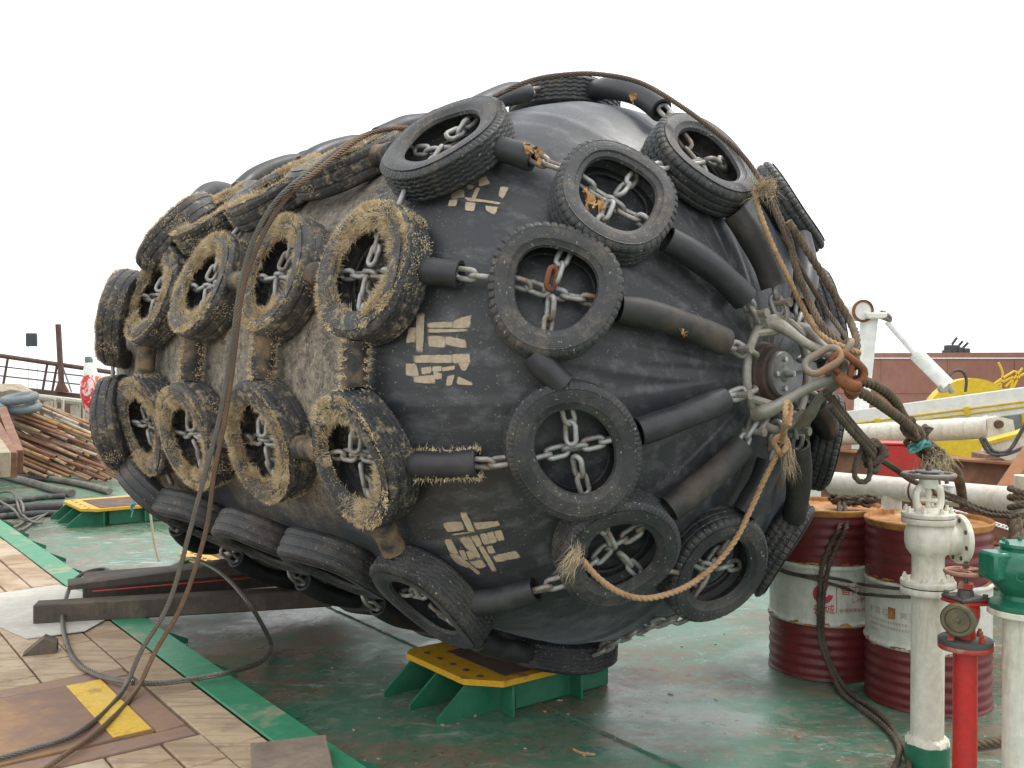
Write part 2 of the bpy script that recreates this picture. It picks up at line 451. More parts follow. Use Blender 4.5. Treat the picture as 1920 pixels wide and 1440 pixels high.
# dry weed
k = NT('dry_weed', .9); co = k.co('world'); n = k.noise(co, 18, 4, .6)
k.color(k.mix(k.ramp(n, .35, .65), (.5, .385, .23), (.82, .69, .47))); M['dry_weed'] = k.m
def tyre_mat(name, crust):
    k = NT(name, .55); ob = k.co('obj'); w = k.co('world'); x, y, z = k.xyz(ob)
    r_ = k.math('SQRT', k.math('ADD', k.math('MULTIPLY', x, x), k.math('MULTIPLY', y, y)))
    rnd = k.oi.outputs['Random']
    n = k.noise(w, 5, 7, .68, .5); f = k.noise(w, 34, 6, .7, .4); sp = k.noise(w, 95, 2, .5)
    c = k.mix(rnd, (.017, .019, .022), (.036, .036, .038))
    c = k.mix(k.ramp(n, .42, .72), c, (.056, .055, .053))
    c = k.mix(k.math('MULTIPLY', k.ramp(k.math('ADD', k.math('MULTIPLY', f, .5), k.math('MULTIPLY', n, .6)), .56, .7), k.ramp(rnd, 0, 1, .25, .9)), c, (.15, .12, .09))
    c = k.mix(k.math('MULTIPLY', k.ramp(sp, .68, .71), .7), c, (.4, .38, .34))
    if crust:
        m_ = k.ramp(k.math('ADD', k.math('MULTIPLY', k.noise(w, 15, 7, .75, .6), .7), k.math('MULTIPLY', f, .35)), .54, .64)
        c = k.mix(m_, c, k.mix(f, (.2, .155, .1), (.5, .41, .28)))
        k.bump(k.math('ADD', k.math('MULTIPLY', m_, 1.0), f), .6, .007)
    else:
        rg_ = k.math('SINE', k.math('MULTIPLY', r_, 900))
        band = k.ramp(k.noise(k.co('obj'), 60, 2, .4), .52, .54)
        k.bump(k.math('ADD', k.math('ADD', k.math('MULTIPLY', f, .8), k.math('MULTIPLY', rg_, .12)), k.math('MULTIPLY', band, .25)), .35, .004)
    k.color(c); k.rough(k.ramp(n, .3, .7, .38, .68)); k.b.inputs['Sheen Weight'].default_value = .08; k.b.inputs['Sheen Tint'].default_value = (.85, .92, 1, 1); M[name] = k.m
tyre_mat('tyre_rubber', False); tyre_mat('tyre_crust', True)
# platform planks
k = NT('plank_wood', .8); co = k.co('world', rot=(0, 0, R(50.8)), scale=(1, 12, 1)); n = k.noise(co, 2.5, 8, .65, .6); w = k.noise(k.co('world'), 2.2, 6, .6, .5)
c = k.mix(k.oi.outputs['Random'], (.4, .29, .18), (.54, .41, .265))
c = k.mix(k.ramp(n, .45, .68), c, (.27, .2, .14)); c = k.mix(k.math('MULTIPLY', k.ramp(w, .46, .64), .75), c, (.27, .17, .1)); c = k.mix(k.math('MULTIPLY', k.ramp(k.noise(k.co('world'), 1.1, 7, .7, .8), .52, .62), .6), c, (.56, .48, .36))
k.color(k.mix(k.math('MULTIPLY', k.ramp(k.noise(k.co('world'), 7, 6, .7, .6), .56, .72), .55), c, (.17, .12, .095))); k.bump(n, .35, .004)
M['plank_wood'] = k.m
worn('hatch_plate', (.34, .19, .085), (.24, .15, .11), .7, 0, 3.4, (.42, .6), .4, .005, third=((.4, .35, .26), .6, .64))
worn('hatch_frame', (.27, .17, .13), (.33, .2, .1), .7, 0, 5, (.45, .65), .3, .003)
worn('yellow_mark', (.72, .46, .04), (.45, .27, .08), .6, 0, 9, (.55, .68), .2, .003)
k = NT('red_check', .5); co = k.co('world', scale=(1, 1, .75)); n = k.noise(co, 6.5, 5, .7, 1.2)
k.color(k.mix(k.ramp(n, .5, .54), (.68, .04, .04), (.8, .68, .66))); M['red_check'] = k.m
k = NT('sea', .12); k.color((.25, .3, .3)); k.bump(k.noise(k.co('world'), .5, 4, .6), .15, .2); M['sea'] = k.m
def white_smear():
    pass

# ------------------------------------------------------------------ the setting: sea, deck, raised plank platform
def plane(name, x0, x1, y0, y1, z, mat, kind='structure'):
    mb = MB(); mb.add([(x0, y0, z), (x1, y0, z), (x1, y1, z), (x0, y1, z)], [(0, 1, 2, 3)])
    return tag(mb.build(name, mat, recalc=False, origin=(0, 0, z)), kind=kind)
plane('sea', -3000, 3000, -300, 5000, -3.0, M['sea'])
mb = MB(); box(mb, basis((0, 5.0, -.6), (0, 0, 1), (1, 0, 0)), (40, 26, 1.2), .01)
deck = tag(mb.build('deck', M['deck_paint']), 'green painted steel ship deck worn brown in patches', kind='structure')

EA = np.array([-0.606, 0.7955, 0]); EI = np.array([-0.7955, -0.606, 0]); E0 = P(685, 1440, .15)
E0[2] = 0
def pl(a, i, z): return E0 + EA * a + EI * i + np.array([0, 0, z])
ZP = .15
mb = MB(); box(mb, basis(pl(4, 1.3, .056), (0, 0, 1), EA), (11, 2.36, .108), .004)
platform = tag(mb.build('wooden_platform', M['rust_brown']), 'raised platform of weathered boards with green steel edge', kind='structure')
mb = MB()
box(mb, basis(pl(4, .085, ZP + .001), (0, 0, 1), EA), (11, .17, .012), .003)
box(mb, basis(pl(4, .004, ZP / 2 - .004), (0, 0, 1), EA), (11, .008, ZP - .012), .002)
tag(mb.build('edge_angle', M['green_edge'], platform), 'green steel edge strip')
for a in np.arange(-.9, 8.4, .76):
    mb = MB()
    b = basis(pl(a + .38, 0, 0), EA, -EI)      # local x away from platform, y = up or down
    up = 1 if b[1][1][2] > 0 else -1
    prism(mb, [(-.001, 0.004 * up), (.2, 0.004 * up), (.2, .03 * up), (-.001, (ZP - .02) * up)], b, -.006, .006)
    mb.build('bracket', M['green_paint'], platform)
HA0, HA1, HI0 = .83, 1.64, .5
def plank(a0, a1, i0, i1, mat='plank_wood', z=ZP, name='plank', par=None, th=.034):
    mb = MB(); g = .004; t = random.uniform(-.004, .002)
    box(mb, basis(pl((a0 + a1) / 2, (i0 + i1) / 2, z - th / 2 + t), (0, 0, 1), EA), (a1 - a0 - g * 2, i1 - i0 - g * 2, th), .005)
    return mb.build(name, M[mat], par or platform)
i = .17; row = 0
while i < 2.4:
    w = random.choice((.16, .19, .2, .21)) if row else .19; a = -1.4 + random.random() * .5
    while a < 9.2:
        l = random.uniform(.5, .95); b_ = a + l
        if row and i + w > HI0 - .12 and b_ > HA0 - .14 and a < HA1 + .14:
            if a < HA0 - .2: plank(a, HA0 - .14, i, i + w)
            if b_ > HA1 + .2: plank(HA1 + .14, b_, i, i + w)
        elif i < 1.4 or a < 3.5: plank(a, b_, i, i + w)
        a = b_
    i += w; row += 1
hatch = thing('hatch_cover', pl((HA0 + HA1) / 2, 1.1, ZP), 'rusty steel hatch plate with yellow painted stripe let into the boards', 'hatch cover')
mb = MB(); box(mb, basis(pl((HA0 + HA1) / 2, HI0 + .65, ZP - .01), (0, 0, 1), EA), (HA1 - HA0 - .016, 1.3, .03), .004); mb.build('plate', M['hatch_plate'], hatch)
mb = MB(); box(mb, basis(pl((HA0 + HA1) / 2, HI0 + .085, ZP + .0075), (0, 0, 1), EA), (HA1 - HA0 - .03, .15, .004), .001); mb.build('stripe', M['yellow_mark'], hatch)
for a0, a1, i0, i1 in ((HA0 - .13, HA0, HI0 - .13, HI0 + 1.4), (HA1, HA1 + .13, HI0 - .13, HI0 + 1.4), (HA0, HA1, HI0 - .13, HI0)):
    plank(a0, a1, i0, i1, 'hatch_frame', ZP - .001, 'frame', hatch, .04)
# pale patch of screed on the boards
mb = MB()
pp = [P(-40, 1120, ZP), P(110, 1098, ZP), P(240, 1140, ZP), P(160, 1185, ZP), P(50, 1200, ZP), P(-40, 1160, ZP)]
n = len(pp); mb.add([p + (0, 0, .003) for p in pp] + [p + (0, 0, .008) for p in pp], [tuple(range(n))[::-1], tuple(range(n, 2 * n))] + [(i, (i + 1) % n, n + (i + 1) % n, n + i) for i in range(n)])
tag(mb.build('screed_patch', M['concrete']), 'pale cement patch smeared over the boards under the beam end', 'patch')
# weld seams on the deck
for pa, pb in (((640, 1150), (1300, 1452)),):
    mb = MB(); a, b = P(*pa), P(*pb); d = nz(b - a)
    L = 6 if pa[0] == 640 else 0; q = [a - d * L + (0, 0, .001), b + (0, 0, .001)]; k_ = int(np.linalg.norm(q[1] - q[0]) / .03); t = np.linspace(0, 1, k_)[:, None]; tube(mb, q[0] * (1 - t) + q[1] * t + rng.normal(size=(k_, 3)) * (.0015, .0015, .0008), .008, 6, raw=True)
    mb.build('weld_seam', M['deck_paint'], deck)

# benches (supports) under the fender
BX = np.array([.775, .632, 0])
def bench(o, wid, length, ztop, label, nfin=3, ylen=9):
    """o: the near left corner region; wid along the ship, length across"""
    t = thing('support_bench', o, label, 'support', 'support benches on the deck')
    b = basis(o, (0, 0, 1), -EA)         # x towards the near end of the ship, y = BX
    hw = wid / 2; c = .14
    yl = min(length, ylen)
    mb = MB(); prism(mb, [(-hw + c * .4, 0), (hw - c, 0), (hw, c * .9), (hw, yl), (-hw, yl), (-hw, c * .4)], b, ztop - .028, ztop)
    mb.build('top_plate', M['yellow'], t, sharp=20)
    if yl < length:
        mb2 = MB(); prism(mb2, [(-hw + .08, yl + .003), (hw - .09, yl + .003), (hw - .09, length - .12), (-hw + .08, length - .12)], b, ztop - .028, ztop - .003); mb2.build('rear_plate', M['green_paint'], t)  # dark green instead of yellow: shade below the fender put into the colour
    mb = MB(); prism(mb, [(-hw + .16, .17), (hw - .05, .17), (hw - .05, yl - .02), (-hw + .16, yl - .02)], b, ztop + .002, ztop + .005)
    mb.build('wear_patch', M['rust_brown'], t)
    for j in range(5):
        mb = MB(); lathe(mb, [(0, 0), (.016, 0), (.016, .003), (0, .003)], basis(xf(b, (-hw + .12 + j * (wid - .24) / 4, .08, ztop + .001)), (0, 0, 1)), 10)
        mb.build('plug_hole', M['rust_brown'], t)
    for j in range(nfin):               # sloping end fins
        x = -hw + .06 + j * (wid - .22) / (nfin - 1)
        mb = MB(); bb = basis(xf(b, (x, 0, 0)), b[1][0], b[1][1])
        up = 1 if bb[1][1][2] > 0 else -1
        prism(mb, [(-.13, 0), (.3, 0), (.3, (ztop - .03) * up), (.035, (ztop - .03) * up), (-.13, .025 * up)], bb, -.007, .007)
        mb.build('fin', M['green_paint'], t)
    mb = MB(); box(mb, basis(xf(b, (0, length / 2 + .12, (ztop - .03) / 2)), (0, 0, 1), b[1][0]), (wid - .2, length - .3, ztop - .034), .004)
    mb.build('web', M['green_paint'], t)
    for y in np.arange(.2, length, .42):
        mb = MB(); box(mb, basis(xf(b, (hw - .065, y, (ztop - .03) / 2)), (0, 0, 1), b[1][0]), (.09, .014, ztop - .032), .002)
        mb.build('fin', M['green_paint'], t)
    return t
bench(pl(.73, -.79, 0), .7, .9, .19, 'yellow topped green steel support bench below the near end of the fender', ylen=.5)
o3 = P(356, 1046, .19); o3[2] = 0
bench(o3, .6, 1.9, .19, 'support bench mostly hidden behind the beams under the fender')
o2 = P(136, 947, .19); o2[2] = 0
bench(o2, .95, 2.6, .19, 'far yellow edged support bench standing alone on the pale green deck')

# ------------------------------------------------------------------ the fender
fender = thing('rubber_fender', (FC[0], FC[1], FC[2] - RF), 'huge black inflated rubber ship fender with cream painted characters', 'fender')
NTH = 400
qs = np.concatenate([np.linspace(-LF - KQ * math.pi / 2 + .02, -LF, 60, endpoint=False), np.linspace(-LF, 0, 70, endpoint=False), np.linspace(0, KQ * math.pi / 2 - .035, 150)])
th = np.arange(NTH) * 2 * np.pi / NTH
ph_n = np.clip(qs / KQ, 0, None); ph_f = np.clip((-LF - qs) / KQ, 0, None)
ss = np.where(qs > 0, AF * np.sin(ph_n), np.where(qs < -LF, -LF - AF * np.sin(ph_f), qs))
rr = RF * np.cos(ph_n) * np.cos(ph_f)
ph = ph_n - ph_f
nr = np.cos(ph) / RF; nsx = np.sin(ph) / AF; l = np.hypot(nr, nsx); nr /= l; nsx /= l
TH = th[None]; PH = np.abs(ph)[:, None]; Q = qs[:, None]
disp = np.zeros((len(qs), NTH))
for kk in range(20):                    # lap seams running along the skin
    t0 = TH0 + (kk + .5) * DTH * .5 + rng.normal() * .03
    w_ = .012; dd = (TH + .03 * np.sin(Q * 1.3 + kk) - t0 + np.pi) % (2 * np.pi) - np.pi
    amp = .007 if kk % 2 else .004
    arc = dd * np.maximum(rr[:, None], .12)
    disp += amp * np.where(arc < 0, np.exp(-(arc / .008) ** 2), np.exp(-(arc / .05) ** 2))
for kk in range(46):                    # wrinkles gathering towards the end plate
    t0 = rng.uniform(0, 2 * np.pi); q0 = rng.uniform(.9, 1.9); wq = rng.uniform(.2, .5); sl = rng.normal() * .12
    dd = (TH - t0 - sl * (Q - q0) + np.pi) % (2 * np.pi) - np.pi
    disp += rng.uniform(-.009, .009) * np.exp(-(dd * np.maximum(rr[:, None], .1) / rng.uniform(.012, .04)) ** 2) * np.exp(-((Q - q0) / wq) ** 2)
for kk in range(60):                    # shallow dents
    t0 = rng.uniform(0, 2 * np.pi); q0 = rng.uniform(-LF - 1, 1.9); w_ = rng.uniform(.06, .22)
    dd = (TH - t0 + np.pi) % (2 * np.pi) - np.pi
    disp += rng.uniform(-.005, .004) * np.exp(-((dd * np.maximum(rr[:, None], .1)) ** 2 + (Q - q0) ** 2) / w_ ** 2)
rad = np.cos(TH)[..., None] * FV + np.sin(TH)[..., None] * FW
V = FC + (ss[:, None] + disp * nsx[:, None])[..., None] * FU + (rr[:, None] + disp * nr[:, None])[..., None] * rad
# express in the fender's own axes so that object X runs along it
loc = np.stack([(V - FC) @ FU, (V - FC) @ FV, (V - FC) @ FW], -1).reshape(-1, 3)
m = len(qs); f = []
for a in range(m - 1):
    for j in range(NTH):
        j2 = (j + 1) % NTH; f.append((a * NTH + j, a * NTH + j2, (a + 1) * NTH + j2, (a + 1) * NTH + j))
f.append(tuple(range(NTH))[::-1]); f.append(tuple(range((m - 1) * NTH, m * NTH)))
mb = MB(); mb.add(loc, f)
me = mb.mesh('body', sharp=50); me.materials.append(M['fender_skin'])
body = bpy.data.objects.new('body', me); COL.objects.link(body); body.parent = fender
body.location = (0, 0, RF)
body.rotation_euler = (0, 0, AZF)
WL['body'] = FC.copy()

# painted characters: each stroke is a thin skin of paint lying on the rubber
def strokes(name, ox, oy, k, quads):
    mb = MB(); ed = []
    for qd in quads:
        c = [np.array((ox + X / k, oy + Y / k)) for X, Y in qd]
        cc = sum(c) / 4; c = [cc + (q - cc) * (1 + 3.6 / (np.linalg.norm(q - cc) + 1e-6)) for q in c]
        nu, nv = 13, 9; g = []
        ed += [min(1, 3.2 * min(u, 1 - u)) ** .5 * min(1, 3.2 * min(v, 1 - v)) ** .5 for u in np.linspace(0, 1, nu) for v in np.linspace(0, 1, nv)]
        for u in np.linspace(0, 1, nu):
            for v in np.linspace(0, 1, nv):
                p = (c[0] * (1 - u) + c[1] * u) * (1 - v) + (c[3] * (1 - u) + c[2] * u) * v
                p = p + rng.normal(size=2) * .25
                w = PF(p[0], p[1], 0.0)
                q_, t_ = inv(w)
                pt, nn = fs(q_, t_, 0)
                # sit on the seams too
                a_ = np.interp(q_, qs, np.arange(len(qs))); b_ = (t_ / (2 * np.pi) * NTH)
                dv = max(disp[int(a_), int(b_) % NTH], disp[min(int(a_) + 1, m - 1), (int(b_) + 1) % NTH], disp[int(a_), (int(b_) - 1) % NTH])
                g.append(pt + nn * (dv + .003))
        mb.add(g, [(i * nv + j, i * nv + j + 1, (i + 1) * nv + j + 1, (i + 1) * nv + j) for i in range(nu - 1) for j in range(nv - 1)])
    o = mb.build('painted_character', M['char_paint'], fender, recalc=False)
    a = o.data.attributes.new('edge', 'FLOAT', 'POINT'); a.data.foreach_set('value', [float(q) for q in ed])
    return o
strokes('m', 740, 560, 8, [
    [(340, 230), (470, 230), (430, 810), (325, 800)], [(235, 450), (325, 450), (315, 640), (180, 660)],
    [(510, 365), (890, 345), (880, 440), (520, 440)], [(890, 345), (1160, 240), (1120, 440), (880, 440)], [(510, 452), (1100, 462), (1100, 495), (510, 520)],
    [(510, 560), (760, 570), (750, 725), (540, 720)], [(775, 568), (1060, 620), (1080, 745), (770, 690)],
    [(300, 850), (870, 835), (880, 970), (300, 960)], [(872, 840), (1110, 830), (1130, 960), (882, 965)], [(960, 966), (1120, 964), (1060, 1060), (1020, 1060)],
    [(185, 985), (320, 990), (370, 1165), (190, 1140)], [(420, 1050), (540, 1025), (540, 1110), (430, 1130)], [(590, 1030), (690, 1020), (690, 1085), (590, 1085)],
    [(720, 1035), (890, 1010), (880, 1060), (740, 1085)], [(300, 1168), (600, 1140), (600, 1275), (310, 1250)], [(600, 1100), (700, 1130), (690, 1190), (610, 1200)], [(810, 1170), (900, 1150), (850, 1290), (780, 1290)],
    [(960, 1165), (1150, 1260), (1150, 1290), (950, 1285)]])
strokes('t', 820, 300, 12, [
    [(330, 690), (600, 690), (600, 850), (330, 890)], [(870, 660), (960, 660), (850, 895), (770, 890)], [(600, 845), (1000, 905), (990, 950), (740, 940)],
    [(1020, 905), (1390, 960), (1390, 1010), (1020, 955)], [(960, 450), (1090, 390), (1170, 540), (960, 590)], [(1430, 640), (1600, 640), (1480, 860), (1400, 800)],
    [(330, 930), (470, 920), (430, 1060), (290, 1070)], [(680, 1000), (870, 1000), (830, 1180), (660, 1150)], [(1120, 1060), (1360, 1080), (1290, 1260), (1130, 1160)], [(680, 570), (800, 590), (780, 640), (720, 650)]])
strokes('b', 820, 950, 10.667, [
    [(460, 120), (590, 110), (760, 470), (640, 480)], [(120, 310), (470, 270), (550, 440), (240, 490)], [(750, 300), (1200, 270), (1240, 360), (800, 450)],
    [(330, 525), (630, 485), (640, 512), (320, 560)], [(410, 620), (650, 590), (870, 1000), (770, 1010)], [(690, 600), (810, 570), (890, 740), (800, 770)],
    [(860, 550), (970, 540), (1050, 710), (940, 740)], [(1010, 530), (1110, 500), (1190, 680), (1070, 710)], [(1150, 490), (1280, 480), (1330, 640), (1220, 660)],
    [(820, 790), (920, 770), (1180, 1240), (1090, 1270)], [(150, 650), (280, 640), (430, 940), (260, 900)], [(250, 930), (430, 970), (830, 1270), (420, 1130)], [(560, 1140), (700, 1190), (840, 1290), (820, 1350)],
    [(450, 880), (540, 870), (600, 1040), (520, 1020)], [(590, 900), (680, 890), (750, 1010), (650, 1030)], [(640, 1090), (880, 1060), (970, 1180), (830, 1210)],
    [(1130, 970), (1560, 870), (1660, 1010), (1190, 1100)], [(1000, 800), (1090, 790), (1150, 900), (1050, 910)]])

# end plate and towing frame at the near pole
POLE = FC + FU * AF
bp = (POLE, np.stack([FV, FW, FU]))     # local z = outwards along the fender
mb = MB(); lathe(mb, [(.0, -.14), (.14, -.14), (.135, -.02), (.122, .03), (.112, .035), (.106, .06), (.098, .065), (0, .065)], bp, 48); mb.build('end_boss', M['steel_dark'], fender)
mb = MB(); lathe(mb, [(0, .064), (.086, .064), (.09, .07), (.09, .088), (.086, .094), (.034, .094), (.03, .1), (.016, .103), (.012, .13), (.008, .135), (0, .135)], bp, 48)
plate = mb.build('end_plate', M['cap_plate'], fender)
for a in range(4):
    mb = MB(); hexn(mb, basis(xf(bp, (.058 * math.cos(a * math.pi / 2), .058 * math.sin(a * math.pi / 2), .093)), FU), .011, .011, 12); mb.build('bolt', M['bolt_steel'], plate)
RR_ = .222
tow = MB()
pts = [xf(bp, (RR_ * math.cos(a), RR_ * math.sin(a), .065)) for a in np.linspace(0, 2 * np.pi, 48, endpoint=False)]
tube(tow, pts, .0175, 12, closed=True, raw=True)
APEX = np.array([0, 0.02, .32])
for a0 in (R(52), R(118), R(222), R(300)):
    e = np.array([RR_ * math.cos(a0), RR_ * math.sin(a0), .065])
    top = APEX + np.array([.05 * math.cos(a0), .05 * math.sin(a0), 0])
    tube(tow, [xf(bp, e), xf(bp, e * .8 + top * .2 + np.array([.02 * math.cos(a0), .02 * math.sin(a0), .015])), xf(bp, e * .4 + top * .6), xf(bp, top)], [.036, .026, .019, .018, .02], 10, .03)
    for s_ in (-1, 1):                  # webs where the legs meet the ring
        a1 = a0 + s_ * .3
        tube(tow, [xf(bp, np.array([RR_ * math.cos(a1), RR_ * math.sin(a1), .068])), xf(bp, e * .78 + top * .22)], [.017, .016], 8, .03)
pts = [xf(bp, APEX + np.array([.042 * math.cos(a), .042 * math.sin(a), 0])) for a in np.linspace(0, 2 * np.pi, 24, endpoint=False)]
tube(tow, pts, .02, 10, closed=True, raw=True)
tow.build('towing_frame', M['cast'], fender)

# ------------------------------------------------------------------ chain net: links and sleeves
net = thing('chain_net', (FC[0], FC[1], FC[2] - RF), 'galvanised chain net with rubber sleeves wrapped round the fender', 'chain net')
HL, HW, WR = .042, .019, .01
def linkmesh(name, hl, hw, wr, n=8, seg=6):
    pts = []
    st = hl - hw
    for a in np.linspace(-np.pi / 2, np.pi / 2, seg): pts.append((st + hw * math.cos(a), hw * math.sin(a), 0))
    for a in np.linspace(np.pi / 2, 3 * np.pi / 2, seg): pts.append((-st + hw * math.cos(a), hw * math.sin(a), 0))
    mb = MB(); tube(mb, pts, wr, n, closed=True, raw=True)
    return mb.mesh(name, sharp=60)
LINK = linkmesh('link', HL, HW, WR); LINK.materials.append(M['galv'])
nlinks = 0
def put(mesh, name, o, xdir, zdir, parent, scale=1.0):
    ob_ = bpy.data.objects.new(name, mesh); COL.objects.link(ob_); ob_.parent = parent
    x = nz(xdir); z = nz(np.asarray(zdir) - x * (np.asarray(zdir) @ x)); y = np.cross(z, x)
    Mx = Matrix(((x[0], y[0], z[0], 0), (x[1], y[1], z[1], 0), (x[2], y[2], z[2], 0), (0, 0, 0, 1)))
    off = np.asarray(o) - WL[parent.name]
    ob_.matrix_local = Matrix.Translation(tuple(off)) @ Mx @ Matrix.Scale(scale, 4)
    return ob_
def chain(a, b, up, roll0=0, sag=.012, jitter=.12, maxn=99):
    global nlinks
    a = np.asarray(a); b = np.asarray(b); d = b - a; L = np.linalg.norm(d); pitch = 2 * HL - 2 * WR - .001
    n = max(1, min(maxn, round(L / pitch)))
    u = nz(d); side = np.cross(nz(up), u)
    for i in range(n):
        t = (i + .5) / n; c = a + d * t - nz(up) * sag * 4 * t * (1 - t)
        ang = (R(35) if (i + roll0) % 2 else R(-50)) + rng.normal() * jitter * 2
        z = math.cos(ang) * nz(up) + math.sin(ang) * side
        put(LINK, 'link', c, u + rng.normal(size=3) * .09, z, net); nlinks += 1
def sleeve(qa, qb, r=.05, h=.075, mat='rubber', sag=0.0, weed=False):
    """qa, qb: (q, th) ends; hollow rubber hose lying along the skin"""
    pts = []
    for t in np.linspace(0, 1, 7):
        q_ = qa[0] * (1 - t) + qb[0] * t; t_ = qa[1] * (1 - t) + qb[1] * t + sag * 4 * t * (1 - t)
        pts.append(fs(q_, t_, h)[0])
    p = smoothpath(pts, .03)
    if len(p) < 5: return
    mb = MB(); sec = circ(1, 16); rr_ = r * (1 + .04 * np.sin(np.linspace(0, 9, len(p)) + rng.uniform(0, 6)))
    sweep(mb, p, sec[None] * rr_[:, None, None], cap=False)
    sweep(mb, p[1:-1], sec[None] * np.full(len(p) - 2, r * .74)[:, None, None], cap=True)
    for e in (0, -1):
        X, Y = frames(p); ring = lambda k, e=e: p[e] + k * (sec[:, :1] * X[e] + sec[:, 1:] * Y[e])
        e2 = 1 if e == 0 else -2
        ring2 = p[e2] + r * .74 * (sec[:, :1] * X[e2] + sec[:, 1:] * Y[e2])
        mb.add(np.vstack([ring(rr_[e]), ring(r * .78), ring2]), [(k * 16 + j, k * 16 + (j + 1) % 16, (k + 1) * 16 + (j + 1) % 16, (k + 1) * 16 + j) for k in range(2) for j in range(16)])
    o = mb.build('sleeve', M[mat], net, sharp=50)
    if weed: weed_on_path(o, p, r)
    return o
def spikes(mb, P0, Dr, L, wd):
    """many thin pointed blades"""
    n = len(P0); Dr = Dr / (np.linalg.norm(Dr, axis=1)[:, None] + 1e-9)
    a = np.cross(Dr, rng.normal(size=(n, 3))); a /= np.linalg.norm(a, axis=1)[:, None] + 1e-9; b = np.cross(Dr, a)
    w = wd[:, None]
    mid = P0 + Dr * (L * .55)[:, None] + a * w * .6
    tip = P0 + Dr * L[:, None] + rng.normal(size=(n, 3)) * (L * .16)[:, None]
    v = np.stack([P0 + a * w, P0 - a * w * .5 + b * w * .87, P0 - a * w * .5 - b * w * .87, mid, mid + b * w * .7, tip], 1).reshape(-1, 3)
    f = []
    for i in range(n):
        k = i * 6
        f += [(k, k + 1, k + 3), (k + 1, k + 2, k + 4), (k + 2, k, k + 3), (k + 1, k + 4, k + 3), (k + 2, k + 3, k + 4), (k + 3, k + 4, k + 5)]
    mb.add(v, f)
def weed_on_path(o, p, r):
    X, Y = frames(p); n = 800; cen = rng.integers(0, len(p), 9); i = np.clip((cen[rng.integers(0, 9, n)] + rng.normal(size=n) * 1.1).astype(int), 0, len(p) - 1); side = rng.choice([0.3, 2.6, 3.1], n) + rng.normal(size=n) * .3
    d = np.cos(side)[:, None] * X[i] + np.sin(side)[:, None] * Y[i]
    mb = MB(); spikes(mb, p[i] + d * r * .96 + rng.normal(size=(n, 3)) * .006, d + rng.normal(size=(n, 3)) * .5, rng.uniform(.006, .026, n), rng.uniform(.0013, .003, n))
    ob_ = mb.build('dry_weed', M['dry_weed'], o, recalc=False, smooth=False); ob_['kind'] = 'stuff'

# ------------------------------------------------------------------ tyres
def tyre_mesh(name, Ro, Ri, w, style, seed):
    rg = np.random.default_rng(seed)
    h = w / 2; N = 240
    up = [(Ri, h * .62), (Ri + .006, h * .8), (Ri + .022, h * .87), (Ri + (Ro - Ri) * .3, h * .97), (Ri + (Ro - Ri) * .55, h * 1.0), (Ri + (Ro - Ri) * .74, h * .97), (Ri + (Ro - Ri) * .76, h * .985),
          (Ro - .034, h * .94), (Ro - .02, h * .9), (Ro - .008, h * .82), (Ro - .002, h * .72)]
    tread = []; gd = {'lug': .006, 'rib': .006, 'worn': .005}[style]
    gz = {'lug': [.45, 0], 'rib': [.52, .26, 0], 'worn': [.33]}[style]
    zs = sorted(set([g for g in gz] + [-g for g in gz]), reverse=True)
    for g in zs:
        tread += [(Ro, g * h + .011, 0), (Ro - .001, g * h + .006, 0), (Ro - gd, g * h + .003, 1), (Ro - gd, g * h - .003, 1), (Ro - .001, g * h - .006, 0), (Ro, g * h - .011, 0)]
    prof = [(*p, 0) for p in up] + tread + [(r_, -z_, 0) for r_, z_ in up[::-1]]
    th_ = .02
    inner = [(Ri + .004, -h * .55), (Ri + .02, -h * .7), ((Ri + Ro) / 2, -h * .86), (Ro - .05, -h * .8), (Ro - .03, -h * .5), (Ro - .028, 0), (Ro - .03, h * .5), (Ro - .05, h * .8), ((Ri + Ro) / 2, h * .86), (Ri + .02, h * .7), (Ri + .004, h * .55)]
    prof += [(*p, 0) for p in inner]
    pr_ = np.array([(a, b) for a, b, _ in prof]); m_ = len(prof)
    ang = np.arange(N) * 2 * np.pi / N
    rad_ = np.repeat(pr_[:, :1], N, 1); zz = np.repeat(pr_[:, 1:], N, 1)
    nu_ = len(up); wearv = np.clip(.75 + .5 * np.sin(ang + rg.uniform(0, 6)) + .3 * np.sin(3 * ang), .55, 1.15)
    for side in (0, 1):
        for jj in range(nu_):
            row = jj if side == 0 else nu_ + len(tread) + (nu_ - 1 - jj)
            if style == 'lug':
                cell = np.arange(N) % 5
                if jj >= 7: rad_[row] -= np.where(cell == 0, (.009 if jj >= 8 else .004) * wearv, 0)
            elif style == 'rib':
                cell = np.arange(N) % 3
                if 7 <= jj <= 9: rad_[row] -= np.where(cell == 0, .007, 0)
    if style == 'lug':                  # cross cuts run on over the tread
        for row in range(nu_, nu_ + len(tread)):
            k_ = row - nu_; sh = 2 * (k_ // 6)
            rad_[row] -= np.where((np.arange(N) + sh) % 5 == 0, .005 * wearv, 0)
    if style == 'rib':                  # zigzag grooves
        for row in range(nu_, nu_ + len(tread)):
            zz[row] += .0022 * np.where((np.arange(N) // 3) % 2 == 0, 1, -1)
    wob = sum(rg.normal() * .009 / k * np.cos(k * ang + rg.uniform(0, 6)) for k in range(2, 5))
    rad_ += wob[None] * np.linspace(1, 1, m_)[:, None]
    zz += (sum(rg.normal() * .008 / k * np.cos(k * ang + rg.uniform(0, 6)) for k in range(2, 5)))[None]
    v = np.stack([rad_ * np.cos(ang), rad_ * np.sin(ang), zz], -1).reshape(-1, 3)
    f = [(i * N + j, i * N + (j + 1) % N, ((i + 1) % m_) * N + (j + 1) % N, ((i + 1) % m_) * N + j) for i in range(m_) for j in range(N)]
    mb = MB(); mb.add(v, f)
    return mb.mesh(name, sharp=30)
RA, RIA, WA = .241, .143, .145
RB, RIB, WB = .278, .168, .148
